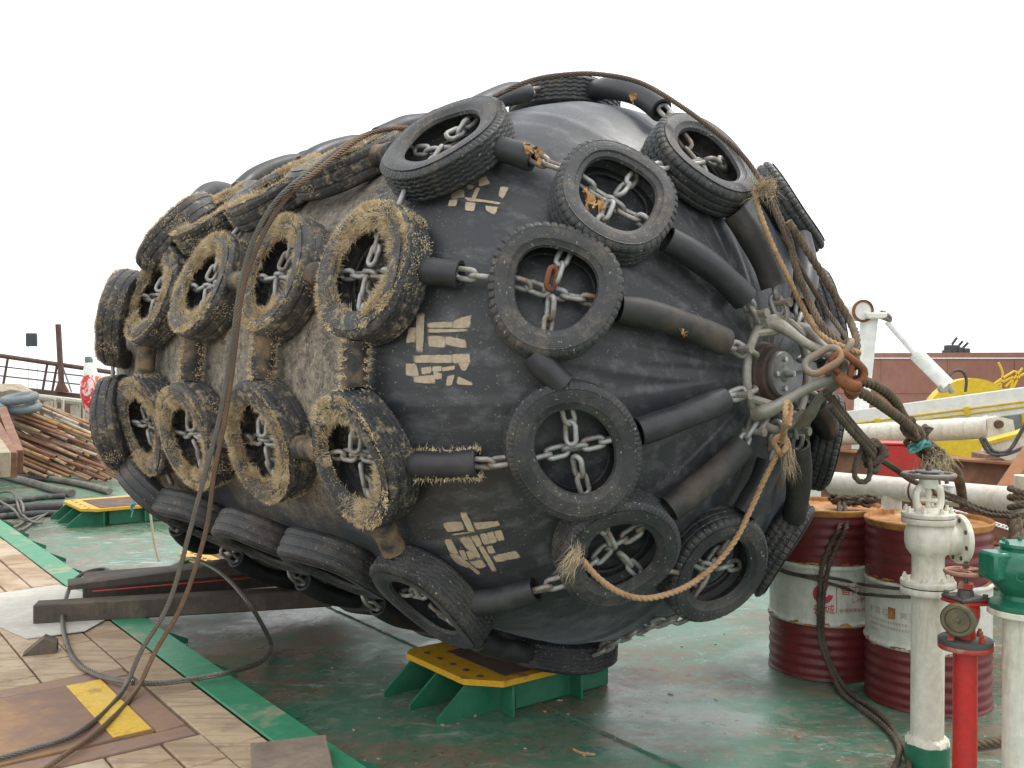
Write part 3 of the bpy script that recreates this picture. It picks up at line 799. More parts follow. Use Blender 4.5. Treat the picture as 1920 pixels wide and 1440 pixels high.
def mk(*a, mat='tyre_rubber'):
    me_ = tyre_mesh('tyre', *a); me_.materials.append(M[mat]); return me_
T_LUG = [mk(RA, RIA, WA, 'lug', 1), mk(RA * 1.02, RIA * 1.04, WA * .95, 'lug', 2), mk(RA * .98, RIA * .98, WA * 1.05, 'rib', 31), mk(RA, RIA * 1.05, WA, 'lug', 32)]
T_RIBS = mk(RA * 1.03, RIA * 1.02, WA, 'rib', 3)
T_RIB = [mk(RB, RIB, WB, 'rib', s) for s in (4, 5)]
T_CR = [mk(RB, RIB, WB, 'rib', 6, mat='tyre_crust'), mk(RB, RIB, WB, 'worn', 7, mat='tyre_crust'), mk(RB * .97, RIB, WB, 'worn', 8, mat='tyre_crust')]
T_WORN = [mk(RB, RIB, WB, 'worn', 9)]
def weed_mesh(seed, Ro, Ri, w, inner=1.0, outer=1.0, nc=120):
    rg = np.random.default_rng(seed); h = w / 2; Pp = []; Dd = []; Ln = []; hot = rg.uniform(0, 2 * np.pi, 4)
    for c in range(nc):
        a0 = rg.choice(hot) + rg.normal() * .5 if rg.random() < .6 else rg.uniform(0, 2 * np.pi); n = 85; kind = rg.random(); dr = rg.normal(size=3) * .35
        a = a0 + rg.normal(size=n) * .085
        rd = np.stack([np.cos(a), np.sin(a), 0 * a], 1); zv = np.array([0, 0, 1.0])
        if kind < .62 * inner:          # round the bead, growing into the hole and outwards
            t = rg.uniform(0, 1, n); r_ = Ri + t * .05; z_ = h * (.64 + .26 * t)
            d = -rd * (1 - t)[:, None] * .9 + zv * .45 + dr + rg.normal(size=(n, 3)) * .22; L = rg.uniform(.012, .036, n) * rg.uniform(.6, 1.35)
        elif kind < .62 + .3 * outer:   # along the outer edge
            r_ = Ro - rg.uniform(.01, .05, n); z_ = h * rg.uniform(.88, .98, n)
            d = rd * .6 + zv * .5 + dr * .6 + rg.normal(size=(n, 3)) * .3; L = rg.uniform(.006, .018, n)
        else:                           # on the tread
            r_ = Ro + 0 * a; z_ = h * rg.uniform(-.7, .7, n)
            d = rd * .7 + dr + rg.normal(size=(n, 3)) * .4; L = rg.uniform(.005, .013, n)
        Pp.append(rd * np.asarray(r_)[:, None] + np.asarray(z_)[:, None] * zv * (1 if np.ndim(z_) else 1)); Dd.append(d); Ln.append(L)
    Pp = np.vstack(Pp); Dd = np.vstack(Dd); Ln = np.concatenate(Ln)
    mb = MB(); spikes(mb, Pp, Dd, Ln, rg.uniform(.0013, .003, len(Ln)))
    me_ = mb.mesh('dry_weed', recalc=False, smooth=False); me_.materials.append(M['dry_weed']); return me_
WEED = [weed_mesh(s, RB, RIB, WB, nc=n_) for s, n_ in ((21, 150), (22, 120), (23, 95))]

TY = {}                                 # (ring, row) -> dict(q, th, R)
GRP = 'old tyres strung over the fender'
def tyre(ring, k, q_, t_, mesh, Rt, w, label, weed=None, roll=None, tilt=0.0, sink=.012, lean=0.0, lift=0.0):
    c, n = fs(q_, t_, w / 2 - sink)
    if ring == 'G': n = nz(n - FU * .75)
    if lift: n = nz(n + np.array([0, 0.1, 1.0]) * lift)
    if lean: n = nz(n + nz(EYE - c) * lean)
    o = bpy.data.objects.new('tyre', mesh); COL.objects.link(o)
    mer = fs(q_ + .01, t_)[0] - fs(q_ - .01, t_)[0]
    n2 = nz(n + nz(mer) * tilt + rng.normal(size=3) * .025)
    x = nz(mer - n2 * (mer @ n2)); y = np.cross(n2, x)
    Mx = Matrix(((x[0], y[0], n2[0], 0), (x[1], y[1], n2[1], 0), (x[2], y[2], n2[2], 0), (0, 0, 0, 1)))
    o.matrix_world = Matrix.Translation(tuple(c)) @ Mx @ Matrix.Rotation(roll if roll is not None else rng.uniform(0, 6.28), 4, 'Z')
    tag(o, label, 'tyre', GRP); WL[o.name] = c
    TY[ring, k] = dict(q=q_, th=t_, R=Rt, w=w)
    if weed is not None:
        g = bpy.data.objects.new('dry_weed', WEED[weed]); COL.objects.link(g); g.parent = o; g['kind'] = 'stuff'
        g.rotation_euler = (0, 0, rng.uniform(0, 6.28))
    return o
def at_px(px, py, w): return inv(PF(px, py, w * .8))
QA = KQ * .749
A_px = {-1: (1322, 280), 0: (1145, 354), 1: (1025, 535), 2: (1064, 853), 3: (1150, 1050), 4: (1346, 1086)}
A_lab = {-3: 'tyre seen edge on at the right skyline, level with the towing frame', -2: 'chunky tyre on the upper right skyline under the slanting wire',
         -1: 'tyre with tangled chain in it just under the brown top wire', 0: 'ribbed tyre with torn tan shreds on its chain cross, upper middle',
         1: 'chunky edged tyre with one rust red link, in mid picture', 2: 'smooth faced tyre with fine edge ribs, below mid picture',
         3: 'tyre holding the frayed rope end, low on the rounded end', 4: 'tilted tyre with loose chain loops nearest the drums',
         5: 'chunky tyre touching the left red drum at the lower right edge', 6: 'dark tyre half hidden behind the hanging ropes on the right edge'}
for k in range(-3, 7):
    if k in A_px: q_, t_ = at_px(*A_px[k], WA)
    else: q_, t_ = QA, TH0 + k * DTH
    me_ = T_RIBS if k == 2 else T_LUG[{-1: 0, 0: 3, 1: 1, 3: 2, 4: 0}.get(k, k % 2)]
    tyre('A', k, q_, t_, me_, RA, WA, A_lab[k], lean=.3 if k == 4 else 0)
B_px = {0: (825, 255), 1: (678, 502), 2: (658, 865), 3: (795, 1140)}
C_px = {0: (642, 290), 1: (512, 510), 2: (483, 832), 3: (620, 1075)}; D_px = {0: (510, 345), 1: (378, 530), 2: (350, 820), 3: (488, 1032)}; E_px = {0: (400, 394), 1: (283, 550), 2: (265, 800), 3: (368, 988)}
rowtxt = {-1: 'top skyline row', 0: 'upper row', 1: 'upper middle row', 2: 'lower middle row', 3: 'low row above the deck', 4: 'underside row'}
ringtxt = {'B': 'nearest tyre', 'C': 'second tyre back', 'D': 'third tyre back', 'E': 'fourth tyre back', 'G': 'farthest tyre'}
QR = {'B': -.183, 'C': -.873, 'D': -1.564, 'E': -2.254, 'G': -LF - KQ * .72}
for ring, px in (('B', B_px), ('C', C_px), ('D', D_px), ('E', E_px), ('G', {0: (328, 432), 1: (216, 592), 2: (208, 800), 3: (292, 935)})):
    for k in range(-1, 5):
        q_, t_ = at_px(*px[k], WB) if k in px else (QR[ring] + rng.normal() * .01, TH0 + k * DTH + rng.normal() * .01)
        if ring == 'B' and k == 4: q_ = -.12
        crust = k in (0, 1, 2) and ring != 'B' or (ring == 'B' and k in (1, 2))
        if crust: me_ = T_CR[0] if ring == 'B' else T_CR[rng.integers(1, 3)]
        elif ring == 'B': me_ = T_RIB[k % 2]
        else: me_ = T_WORN[0]
        skin = 'crusted with tan weed' if crust else ('dark smooth' if ring != 'B' else 'dark ribbed')
        tyre(ring, k, q_, t_, me_, RB, WB, f'{skin} tyre, {ringtxt[ring]} in the {rowtxt[k]}', int(rng.integers(0, 3)) if crust else None, lift=(.3 if k == 0 else -.75 if k == 3 else 0) if ring != 'B' else 0)

# chains across the tyres, and the sleeves or links joining neighbours
def pt(q_, t_, h): return fs(q_, t_, h)[0]
def rth(q_): return max(.15, np.linalg.norm((lambda v: v - (v @ FU) * FU)(fs(q_, 0)[0] - FC)))
vis = [('A', k) for k in range(-2, 6)] + [('B', k) for k in (0, 1, 2, 3)] + [(r_, k) for r_ in 'CDE' for k in (1, 2)] + [('C', 0)]
for key in vis:
    t = TY[key]; ri = (RIA if key[0] == 'A' else RIB) + .02; hh = t['w'] * .55
    dth_ = ri / rth(t['q']); n = fs(t['q'], t['th'])[1]
    chain(pt(t['q'] - ri / KQ * (KQ if key[0] != 'A' else 1.0), t['th'], hh), pt(t['q'] + ri, t['th'], hh), n, 0, .02)
    chain(pt(t['q'], t['th'] - dth_, hh), pt(t['q'], t['th'] - .03, hh + .008), n, 1, .01)
    chain(pt(t['q'], t['th'] + .03, hh + .008), pt(t['q'], t['th'] + dth_, hh), n, 0, .01)
rings = ['A', 'B', 'C', 'D', 'E', 'G']
def join(a, b, weed=False, mat='rubber'):
    """hose (with a link showing at one end) or plain links between two tyres"""
    ta, tb = TY[a], TY[b]
    qa = np.array([ta['q'], ta['th']]); qb = np.array([tb['q'], tb['th']])
    m_ = (qa + qb) / 2; sc_ = np.array([1.0, rth(m_[0])])
    L = np.linalg.norm((qb - qa) * sc_); gap = L - ta['R'] - tb['R']
    f0 = (ta['R'] + .0) / L; f1 = 1 - (tb['R'] + .0) / L
    hh = .085
    if a == ('A', 4) and b == ('B', 4):
        chain(pt(*(qa + (qb - qa) * f0), .1), pt(*(qa + (qb - qa) * f1), .06), fs(*m_)[1], 0, .03); return
    if gap < .045:
        if gap > -.05: chain(pt(*(qa + (qb - qa) * (f0 - .05)), hh), pt(*(qa + (qb - qa) * (f1 + .05)), hh), fs(*m_)[1], 0, 0, maxn=2)
        return
    e = .035 / L
    lk = .09 / L if gap > .2 else .0
    if lk: chain(pt(*(qa + (qb - qa) * (f0 - .03)), hh), pt(*(qa + (qb - qa) * (f0 + lk + .01)), hh), fs(*m_)[1], 0, 0, maxn=2)
    sleeve(qa + (qb - qa) * (f0 + lk - (0 if lk else .03)), qa + (qb - qa) * (f1 + .02), mat=mat, weed=weed)
for k in range(-1, 5):
    for r0, r1 in zip(rings[:-1], rings[1:]):
        if r0 == 'A': join(('A', k), ('B', k), weed=(k == 2), mat='rubber')
        elif k in (0, 1, 2): join((r0, k), (r1, k), mat='sleeve_crust')
for r0 in rings:
    for k in range(-1, 4):
        if r0 == 'A': join(('A', k), ('A', k + 1))
        else:
            cr_ = k in (0, 1); join((r0, k), (r0, k + 1), weed=cr_ and r0 in 'BCD', mat='sleeve_crust' if k in (0, 1, 2) else 'rubber')
for a_, b_ in (((988, 664), (1043, 724)), ((1084, 976), (1066, 1046))):
    sleeve(np.array(inv(PF(*a_, .09))), np.array(inv(PF(*b_, .1))), h=.09)
# torn rubber shreds and a rusty link caught on the chains
def shred(px, py, h, n, L, mat='shred'):
    mb = MB()
    for j in range(n):
        p = PF(px + rng.normal() * 4, py + rng.normal() * 4, h); d = nz(np.array([rng.normal() * .3, -.2, -1 + rng.normal() * .25])); a_ = nz(np.cross(d, rng.normal(size=3))); w_ = rng.uniform(.006, .016); v = []
        for t in np.linspace(0, 1, 5): v += [p + d * L * t + a_ * w_ * (1 - t * .6) + rng.normal(size=3) * .004, p + d * L * t - a_ * w_ * (1 - t * .6) + rng.normal(size=3) * .004]
        mb.add(v, [(2 * i, 2 * i + 1, 2 * i + 3, 2 * i + 2) for i in range(4)])
    mb.build('torn_shred', M[mat], net, recalc=False)
for q in ((1103, 360, .1, 5, .055), (1124, 378, .1, 3, .05), (990, 268, .14, 4, .04), (1278, 618, .135, 4, .02), (1188, 182, .15, 3, .035), (1004, 285, .12, 3, .035)):
    shred(*q)
RL = bpy.data.meshes.new_from_object(bpy.data.objects['link']); RL.materials.clear(); RL.materials.append(M['rust'])
put(RL, 'link', PF(1034, 522, .1), nz(fs(0, 2.8)[0] - fs(0, 2.9)[0]), FU, net)
# the ten hoses from the ring tyres to the towing frame
for k in range(-3, 7):
    t = TY['A', k]; q0 = t['q'] + t['R'] * .93; tr = TH0 + k * DTH
    tm = t['th'] if abs(((t['th'] - tr + np.pi) % (2 * np.pi)) - np.pi) < .5 else tr
    tm = tr + (((t['th'] - tr + np.pi) % (2 * np.pi)) - np.pi)
    q1 = max(KQ * 1.3, q0 + .1)
    sleeve((q0, tm), (q1, tr), r=.052, h=.075, mat='rubber_brown' if k % 2 else 'rubber', sag=rng.normal() * .015)
    a = pt(q1 - .02, tr, .075); rr2 = RR_ + .02
    b = xf(bp, (rr2 * math.cos(tr), rr2 * math.sin(tr), .062))
    chain(a, b, fs(q1, tr)[1], k, 0)
for k in range(10):                     # small shackles on the ring
    tr = TH0 + k * DTH; mb = MB()
    c = np.array([RR_ * math.cos(tr), RR_ * math.sin(tr), .065]); rd = nz(c * (1, 1, 0)); zz = np.array([0, 0, 1.0])
    tube(mb, [xf(bp, c + rd * .06 + zz * .026), xf(bp, c + zz * .034), xf(bp, c - rd * .034), xf(bp, c - zz * .034), xf(bp, c + rd * .06 - zz * .026)], .0105, 8, .01)
    tube(mb, [xf(bp, c + rd * .06 - zz * .045), xf(bp, c + rd * .06 + zz * .05)], [.012, .012, .012, .019], 8, .01)
    mb.build('shackle', M['cast'], net)
# ------------------------------------------------------------------ ropes and wires on the fender
def path(l): return [D(x, y, Y) for x, y, Y in l]
def single(name, label, cat, mat, fn, group=None):
    mb = MB(); fn(mb); return tag(mb.build(name, M[mat]), label, cat, group)
yt = PF(562, 336, .24); yb = P(250, 1283, ZP + .02)
def hang(l):
    o = []
    for x, y in l:
        t = (y - 336) / (1283 - 336); Y = 1 / ((1 - t) / yt[1] + t / yb[1]); o.append(D(x, y, Y))
    return o
GW = 'wire ropes slung over the left of the fender'
_q, _t = inv(PF(590, 318, .2))
top = [fs(_q + .05, _t - a_, h_)[0] for a_, h_ in ((.8, -.12), (.5, .0), (.22, .15))]
single('wire_rope', 'taut grey steel wire rope slanting down across the weedy tyres to the boards', 'wire rope', 'wire', lambda mb: rope(mb, top + hang([(562, 336), (505, 395), (468, 470), (447, 560), (436, 640), (423, 720), (408, 800), (384, 890), (355, 1000), (317, 1130), (265, 1220)]) + [P(226, 1302, ZP + .02), P(150, 1372, ZP + .02), P(60, 1404, ZP + .02), P(-40, 1432, ZP + .02)], .0115, 6, .12), GW)
single('wire_rope', 'rusty orange steel wire rope running just beside the grey one', 'wire rope', 'wire_rust', lambda mb: rope(mb, [fs(_q + .09, _t - a_, h_)[0] for a_, h_ in ((.8, -.12), (.5, .0), (.22, .15))] + hang([(585, 328), (536, 372), (488, 450), (456, 540), (442, 640), (432, 720), (419, 800), (402, 885), (385, 1000), (343, 1130), (292, 1220)]) + [P(252, 1300, ZP + .02), P(190, 1366, ZP + .02), P(110, 1424, ZP + .02), P(40, 1470, ZP + .02)], .0115, 6, .12), GW)
lp = [(250, 1281, .19), (180, 1264, .17), (140, 1236, .17), (121, 1190, .17), (119, 1148, .2), (132, 1100, .26), (156, 1076, .3), (195, 1067, .3), (225, 1076, .28), (300, 1072, .22), (352, 1048, .42), (388, 1058, .44), (425, 1083, .42), (466, 1130, .33), (500, 1188, .12), (508, 1214, .03), (490, 1240, .06), (440, 1258, .185), (370, 1272, .185), (300, 1281, .18), (255, 1281, .2)]
single('wire_rope', 'loose wire rope loop lying over the timber beams and the boards', 'wire rope', 'wire', lambda mb: rope(mb, [P(*q) for q in lp], .0135, 6, .14))
_q2, _t2 = inv(PF(960, 165, .15))
single('wire_rope', 'rusty brown wire rope arched over the very top of the fender', 'wire rope', 'wire_brown', lambda mb: rope(mb, [PF(925, 182, .06), PF(940, 174, .14)] + [PF(x, y, .2) for x, y in ((960, 165),  (1000, 150), (1050, 141), (1120, 139), (1200, 155), (1275, 198), (1345, 250), (1395, 295), (1432, 350))] + [PF(x, y, .2) for x, y in ((1460, 415), (1500, 500), (1548, 580))] + path([(1590, 640, 3.85), (1600, 690, 3.75)]),   .0105, 6, .11))
single('rope', 'tan fibre rope running from the frayed knot down to the towing frame', 'rope', 'hemp', lambda mb: rope(mb, [PF(x, y, .17) for x, y in ((1412, 352), (1425, 400), (1448, 460), (1480, 525), (1512, 590))] + path([(1545, 632, 3.75), (1585, 652, 3.68), (1612, 662, 3.7)]), .012, 3, .07))
single('wire_rope', 'grey brown wire rope beside the tan rope on the upper right', 'wire rope', 'old_rope', lambda mb: rope(mb, [PF(x, y, .2) for x, y in ((1440, 360), (1462, 410), (1480, 450), (1492, 500), (1515, 560))] + path([(1545, 615, 3.78), (1590, 655, 3.7)]), .0145, 6, .15))
single('rope', 'thick twisted rope running down the right skyline of the fender', 'rope', 'old_rope', lambda mb: rope(mb, [PF(x, y, .24) for x, y in ((1478, 415), (1520, 480), (1560, 545))] + path([(1595, 605, 3.95), (1606, 640, 3.8), (1604, 690, 3.72)]), .0165, 4, .15))
fr = MB()
c0 = PF(1432, 352, .22); n = 260
spikes(fr, np.repeat(c0[None], n, 0) + rng.normal(size=(n, 3)) * .018, rng.normal(size=(n, 3)) + np.array([0, -.8, -.2]), rng.uniform(.03, .1, n), rng.uniform(.0012, .0025, n))
tag(fr.build('rope_end', M['hemp_pale'], recalc=False, smooth=False), 'pale frayed rope end bursting out below the upper right tyre', 'rope end')
# fibre rope hanging from the ring
hr = thing('rope', PF(1400, 960, .12), 'new tan rope hanging from the towing ring in a slack curve to a tyre', 'rope')
mb = MB()
ringpt = path([(1474, 757, 3.66)])
rope(mb, path([(1478, 800, 3.64), (1482, 765, 3.68), (1474, 756, 3.66), (1472, 790, 3.62)]) + [PF(x, y, h) for x, y, h in ((1466, 825, .17), (1455, 855, .14), (1430, 905, .12), (1405, 960, .12), (1380, 1010, .13), (1345, 1055, .15), (1300, 1092, .18), (1255, 1113, .22), (1205, 1122, .24), (1160, 1110, .24), (1120, 1082, .23), (1092, 1050, .22))], .0125, 3, .075)
mb.build('lay', M['hemp'], hr)
def knot(mb, c, r, rr, turns=3, strands=3, sq=(1, 1, 1), seed=0):
    g = np.random.default_rng(seed); t = np.linspace(0, 2 * np.pi, 26 * turns, endpoint=False)
    w = g.uniform(0, 6.28, 6)
    p = np.stack([np.sin(turns * t + w[0]) + .35 * np.sin((turns + 2) * t + w[1]), np.sin((turns + 1) * t + w[2]) + .3 * np.sin(2 * t + w[3]), np.cos(turns * t + w[4]) + .35 * np.cos((turns - 1) * t + w[5])], 1) * .72
    rope(mb, np.asarray(c) + p * r * np.asarray(sq), rr, strands, step=rr * .9)
mb = MB(); knot(mb, PF(1464, 836, .16), .03, .0125, 2, 3, (1, 1, 1.3), 3); mb.build('knot', M['hemp'], hr)
mb = MB(); n = 160; b0 = PF(1476, 845, .17)
spikes(mb, np.repeat(b0[None], n, 0) + rng.normal(size=(n, 3)) * .008, np.array([[.12, -.1, -1.0]]) + rng.normal(size=(n, 3)) * .13, rng.uniform(.07, .13, n), rng.uniform(.0012, .002, n))
mb.build('tassel', M['hemp_pale'], hr, recalc=False, smooth=False)
mb = MB(); b0 = PF(1080, 1042, .24)
spikes(mb, np.repeat(b0[None], n, 0) + rng.normal(size=(n, 3)) * .012, np.array([[-.55, -.3, -.7]]) + rng.normal(size=(n, 3)) * .25, rng.uniform(.04, .11, n), rng.uniform(.0012, .0024, n))
spikes(mb, np.repeat(b0[None], 60, 0) + rng.normal(size=(60, 3)) * .01, np.array([[.2, -.3, .9]]) + rng.normal(size=(60, 3)) * .3, rng.uniform(.02, .06, 60), rng.uniform(.0012, .002, 60))
mb.build('frayed_end', M['hemp_pale'], hr, recalc=False, smooth=False)

# rusty shackle links on the apex
AX = xf(bp, APEX)
shk = thing('rusty_shackle', AX, 'orange rusty links and shackle joining the towing frame to the ropes', 'shackle')
def biglink(c, xd, zd, s, mat='rust', hl=.085, hw=.043, wr=.0165):
    me_ = linkmesh('link', hl, hw, wr, 10, 8); me_.materials.append(M[mat]); return put(me_, 'link', c, xd, zd, shk, s)
rt = np.array([1, 0, 0.0]); upv = np.array([0, 0, 1.0]); tc = nz(EYE - AX)
biglink(D(1543, 676, 3.66), rt + upv * .6, tc + upv * .6, .82, 'shackle_rust')
biglink(D(1572, 668, 3.7), rt * .7 + upv * .9, -upv * .6 + rt, .85, 'shackle_rust')
biglink(D(1590, 690, 3.66), rt + upv * -.8, tc, .8)
biglink(D(1602, 712, 3.68), upv + rt * .2, tc + rt, .75)
mb = MB(); tube(mb, path([(1572, 706, 3.66), (1592, 722, 3.64), (1612, 724, 3.64)]), [.024, .026, .02], 12, .01)
tube(mb, path([(1583, 716, 3.64), (1590, 733, 3.64), (1604, 737, 3.65), (1612, 728, 3.66)]), .012, 8, .01); mb.build('shackle_pin', M['rust'], shk)

# heavy mooring tail to the right
GR = 'old ropes leading from the towing frame to the pipe'
mt = thing('mooring_rope', D(1720, 820, 4.3), 'thick brown twisted rope tail with frayed bunches over the white pipe', 'rope', GR)
mb = MB()
rope(mb, path([(1598, 728, 3.72), (1630, 745, 3.8), (1665, 768, 3.95), (1700, 795, 4.1), (1722, 818, 4.2), (1745, 850, 4.35)]), .0225, 3, .1); mb.build('strand', M['old_rope'], mt)
mb = MB(); rope(mb, path([(1602, 712, 3.74), (1640, 722, 3.85), (1675, 748, 4.0), (1692, 778, 4.1), (1710, 800, 4.18), (1728, 830, 4.28)]), .0215, 3, .1); mb.build('strand', M['old_rope'], mt)
mb = MB(); rope(mb, path([(1752, 856, 4.4), (1778, 868, 4.5), (1792, 885, 4.62), (1800, 908, 4.75), (1806, 945, 4.9)]), .026, 3, .12); mb.build('strand', M['old_rope'], mt)
for j, (x, y, Y) in enumerate(((1708, 800, 4.16), (1722, 822, 4.24), (1735, 842, 4.32), (1748, 852, 4.36))):
    mb = MB(); knot(mb, D(x, y, Y), .05, .014, 3, 3, (.9, .8, 1.1), j); mb.build('knot', M['dark_rope' if j % 2 else 'old_rope'], mt)
for j, l in enumerate(([(1735, 850, 4.3), (1738, 880, 4.3), (1737, 908, 4.28)], [(1745, 855, 4.33), (1756, 880, 4.32), (1760, 908, 4.3)], [(1750, 850, 4.35), (1768, 880, 4.36), (1775, 905, 4.4)], [(1745, 850, 4.35), (1752, 872, 4.3), (1748, 890, 4.3)], [(1760, 850, 4.38), (1772, 870, 4.4), (1782, 885, 4.45)])):
    mb = MB(); rope(mb, path(l), .011, 3, .08); mb.build('tail', M['old_rope'], mt)
mb = MB(); n = 420; k_ = rng.integers(0, 4, n); cs = np.array(path([(1742, 848, 4.33), (1755, 860, 4.35), (1765, 862, 4.4), (1738, 868, 4.3)]))[k_]
spikes(mb, cs + rng.normal(size=(n, 3)) * .02, np.array([[.1, -.2, -.9]]) + rng.normal(size=(n, 3)) * .45, rng.uniform(.04, .12, n), rng.uniform(.0015, .003, n)); mb.build('fray', M['hemp_pale'], mt, recalc=False, smooth=False)
mb = MB(); knot(mb, D(1722, 836, 4.2), .04, .007, 3, 3, (1.2, .6, .7), 9); mb.build('binding', M['teal_cord'], mt)
sl_ = thing('rope_sling', D(1640, 855, 4.2), 'dark brown doubled rope sling knotted beside the fender with a hanging loop', 'rope', GR)
for l in ([(1548, 735, 3.75), (1575, 775, 3.85), (1610, 815, 4.0), (1643, 850, 4.15)], [(1560, 745, 3.8), (1590, 785, 3.92), (1622, 822, 4.05), (1650, 848, 4.2)], [(1556, 760, 3.75), (1588, 800, 3.9), (1620, 835, 4.05), (1640, 862, 4.15)]):
    mb = MB(); rope(mb, path(l), .0145, 3, .09); mb.build('strand', M['dark_rope'], sl_)
mb = MB(); rope(mb, path([(1618, 836, 4.1), (1606, 865, 4.1), (1602, 890, 4.1), (1612, 903, 4.1), (1627, 900, 4.1), (1632, 880, 4.12), (1628, 850, 4.12)]), .0125, 3, .08); mb.build('loop', M['dark_rope'], sl_)
for j, (x, y) in enumerate(((1640, 848), (1645, 862))):
    mb = MB(); knot(mb, D(x, y, 4.15), .05, .014, 3, 3, (.8, .8, 1), 30 + j); mb.build('knot', M['dark_rope'], sl_)
mb = MB(); rope(mb, path([(1645, 858, 4.16), (1680, 880, 4.4), (1708, 900, 4.6), (1745, 916, 4.75), (1790, 932, 4.8), (1830, 950, 4.78), (1870, 960, 4.7), (1900, 962, 4.62)]), .0145, 3, .09); mb.build('strand', M['dark_rope'], sl_)
mb = MB(); rope(mb, path([(1750, 925, 4.74), (1800, 942, 4.74), (1850, 963, 4.7), (1895, 968, 4.6)]), .0125, 3, .09); mb.build('strand', M['dark_rope'], sl_)

# ------------------------------------------------------------------ timber beams and scraps on the left
def beam(name, a, b_, w, h, mat, label, cat, taper=None, bev=.008):
    a = np.asarray(a); b_ = np.asarray(b_); d = b_ - a; L = np.linalg.norm(d); mb = MB()
    bs = basis((a + b_) / 2, (0, 0, 1) if abs(d[2]) < .8 * L else (0, 1, 0), d)
    # rebuild a true frame along the beam
    x = nz(d); y = nz(np.cross((0, 0, 1), x)); z = np.cross(x, y); bs = ((a + b_) / 2, np.stack([x, y, z]))
    box(mb, bs, (L, w, h), bev)
    if taper:
        v = mb.v[-1]; lo = (v - bs[0]) @ bs[1].T; t = np.clip((lo[:, 0] + L / 2) / taper, 0, 1) if taper > 0 else 1
        f_ = np.where(lo[:, 0] < 0, .25, 1.0); lo[:, 2] = np.where(lo[:, 0] < 0, -h / 2 + (lo[:, 2] + h / 2) * .25, lo[:, 2]); mb.v[-1] = bs[0] + lo @ bs[1]
    return tag(mb.build(name, M[mat]), label, cat) if label else mb
GT = None
a = P(58, 1172, ZP); b_ = P(620, 1138, ZP); h = .115
beam('timber_beam', a + (0, .05, h / 2 + .002), b_ + (0, .05, h / 2 + .002), .12, h, 'bark_beam', 'front squared timber beam with a pale top lying from the boards to under the fender', 'timber')
a = P(140, 1133, ZP); b_ = P(640, 1092, ZP)
beam('timber_beam', a + (0, .12, .081), b_ + (0, .12, .081), .2, .155, 'bark_beam', 'middle dark timber beam under the red strip', 'timber')
t3 = beam('timber_beam', P(112, 1108, .31) + (0, .1, .06), P(640, 1062, .31) + (0, .1, .06), .2, .12, 'bark_beam', 'upper tapered timber lying on the middle beam, pointed at its left end', 'timber', taper=.1)
mb = MB(); a = P(175, 1108, .312); b_ = P(640, 1068, .312); tube(mb, [a + (0, -.012, 0), b_ + (0, -.012, 0)], .004, 6, .3); mb.build('red_strip', M['red_paint'], t3)
mb = MB(); c = P(75, 1228, ZP); prism(mb, [(-.1, 0), (.06, 0), (.06, .05), (.0, .08)], basis(c + (0, .05, .002), (.35, -.94, 0), (1, .3, 0)), -.05, .05)
v = mb.v[-1]; v[:, 2] = np.where(v[:, 2] < ZP, 2 * ZP - v[:, 2] + .002, v[:, 2])
tag(mb.build('timber_wedge', M['bark_beam']), 'small split wooden wedge lying alone on the boards', 'wedge')
mb = MB(); box(mb, basis(P(545, 1432, ZP + .03) + (0, 0, .012), (.0, -.05, 1), (1, .28, 0)), (.28, .3, .035), .004)
tag(mb.build('board', M['board_wood']), 'cut end of a grey board on the green platform edge at the bottom', 'board')

# ------------------------------------------------------------------ oil drums
DR = .288
def cyl_hit(px, py, c):
    d = ray(px, py); o = EYE[:2] - c[:2]; A = d[0] ** 2 + d[1] ** 2; B = 2 * (o[0] * d[0] + o[1] * d[1]); C_ = o @ o - DR ** 2
    t = (-B - math.sqrt(max(0, B * B - 4 * A * C_))) / (2 * A); p = EYE + d * t
    return math.atan2(p[1] - c[1], p[0] - c[0]), p[2]
FONT = {}
def flat_text(s, size):
    """glyph outlines as flat triangles"""
    cu = bpy.data.curves.new('lettering', 'FONT'); cu.body = s; cu.size = size; cu.resolution_u = 3
    o = bpy.data.objects.new('lettering', cu); COL.objects.link(o)
    dg = bpy.context.evaluated_depsgraph_get(); dg.update()
    me_ = bpy.data.meshes.new_from_object(o.evaluated_get(dg))
    v = np.array([q.co[:] for q in me_.vertices]).reshape(-1, 3); f = [tuple(p.vertices) for p in me_.polygons]
    bpy.data.objects.remove(o); bpy.data.curves.remove(cu); bpy.data.meshes.remove(me_)
    return v, f
def on_drum(c, v, a0, z0, lift=.0022):
    ang = a0 + v[:, 0] / DR; r_ = DR + lift
    return np.stack([c[0] + r_ * np.cos(ang), c[1] + r_ * np.sin(ang), z0 + v[:, 1]], 1)
def letter(par, c, s, px, py, size, mat='print_red', sx=1.0):
    v, f = flat_text(s, size)
    if not len(f): return
    v = v * (sx, 1, 1); a0, z0 = cyl_hit(px, py, c)
    mb = MB(); mb.add(on_drum(c, v, a0, z0), f); mb.build('lettering', M[mat], par, recalc=False, smooth=False)
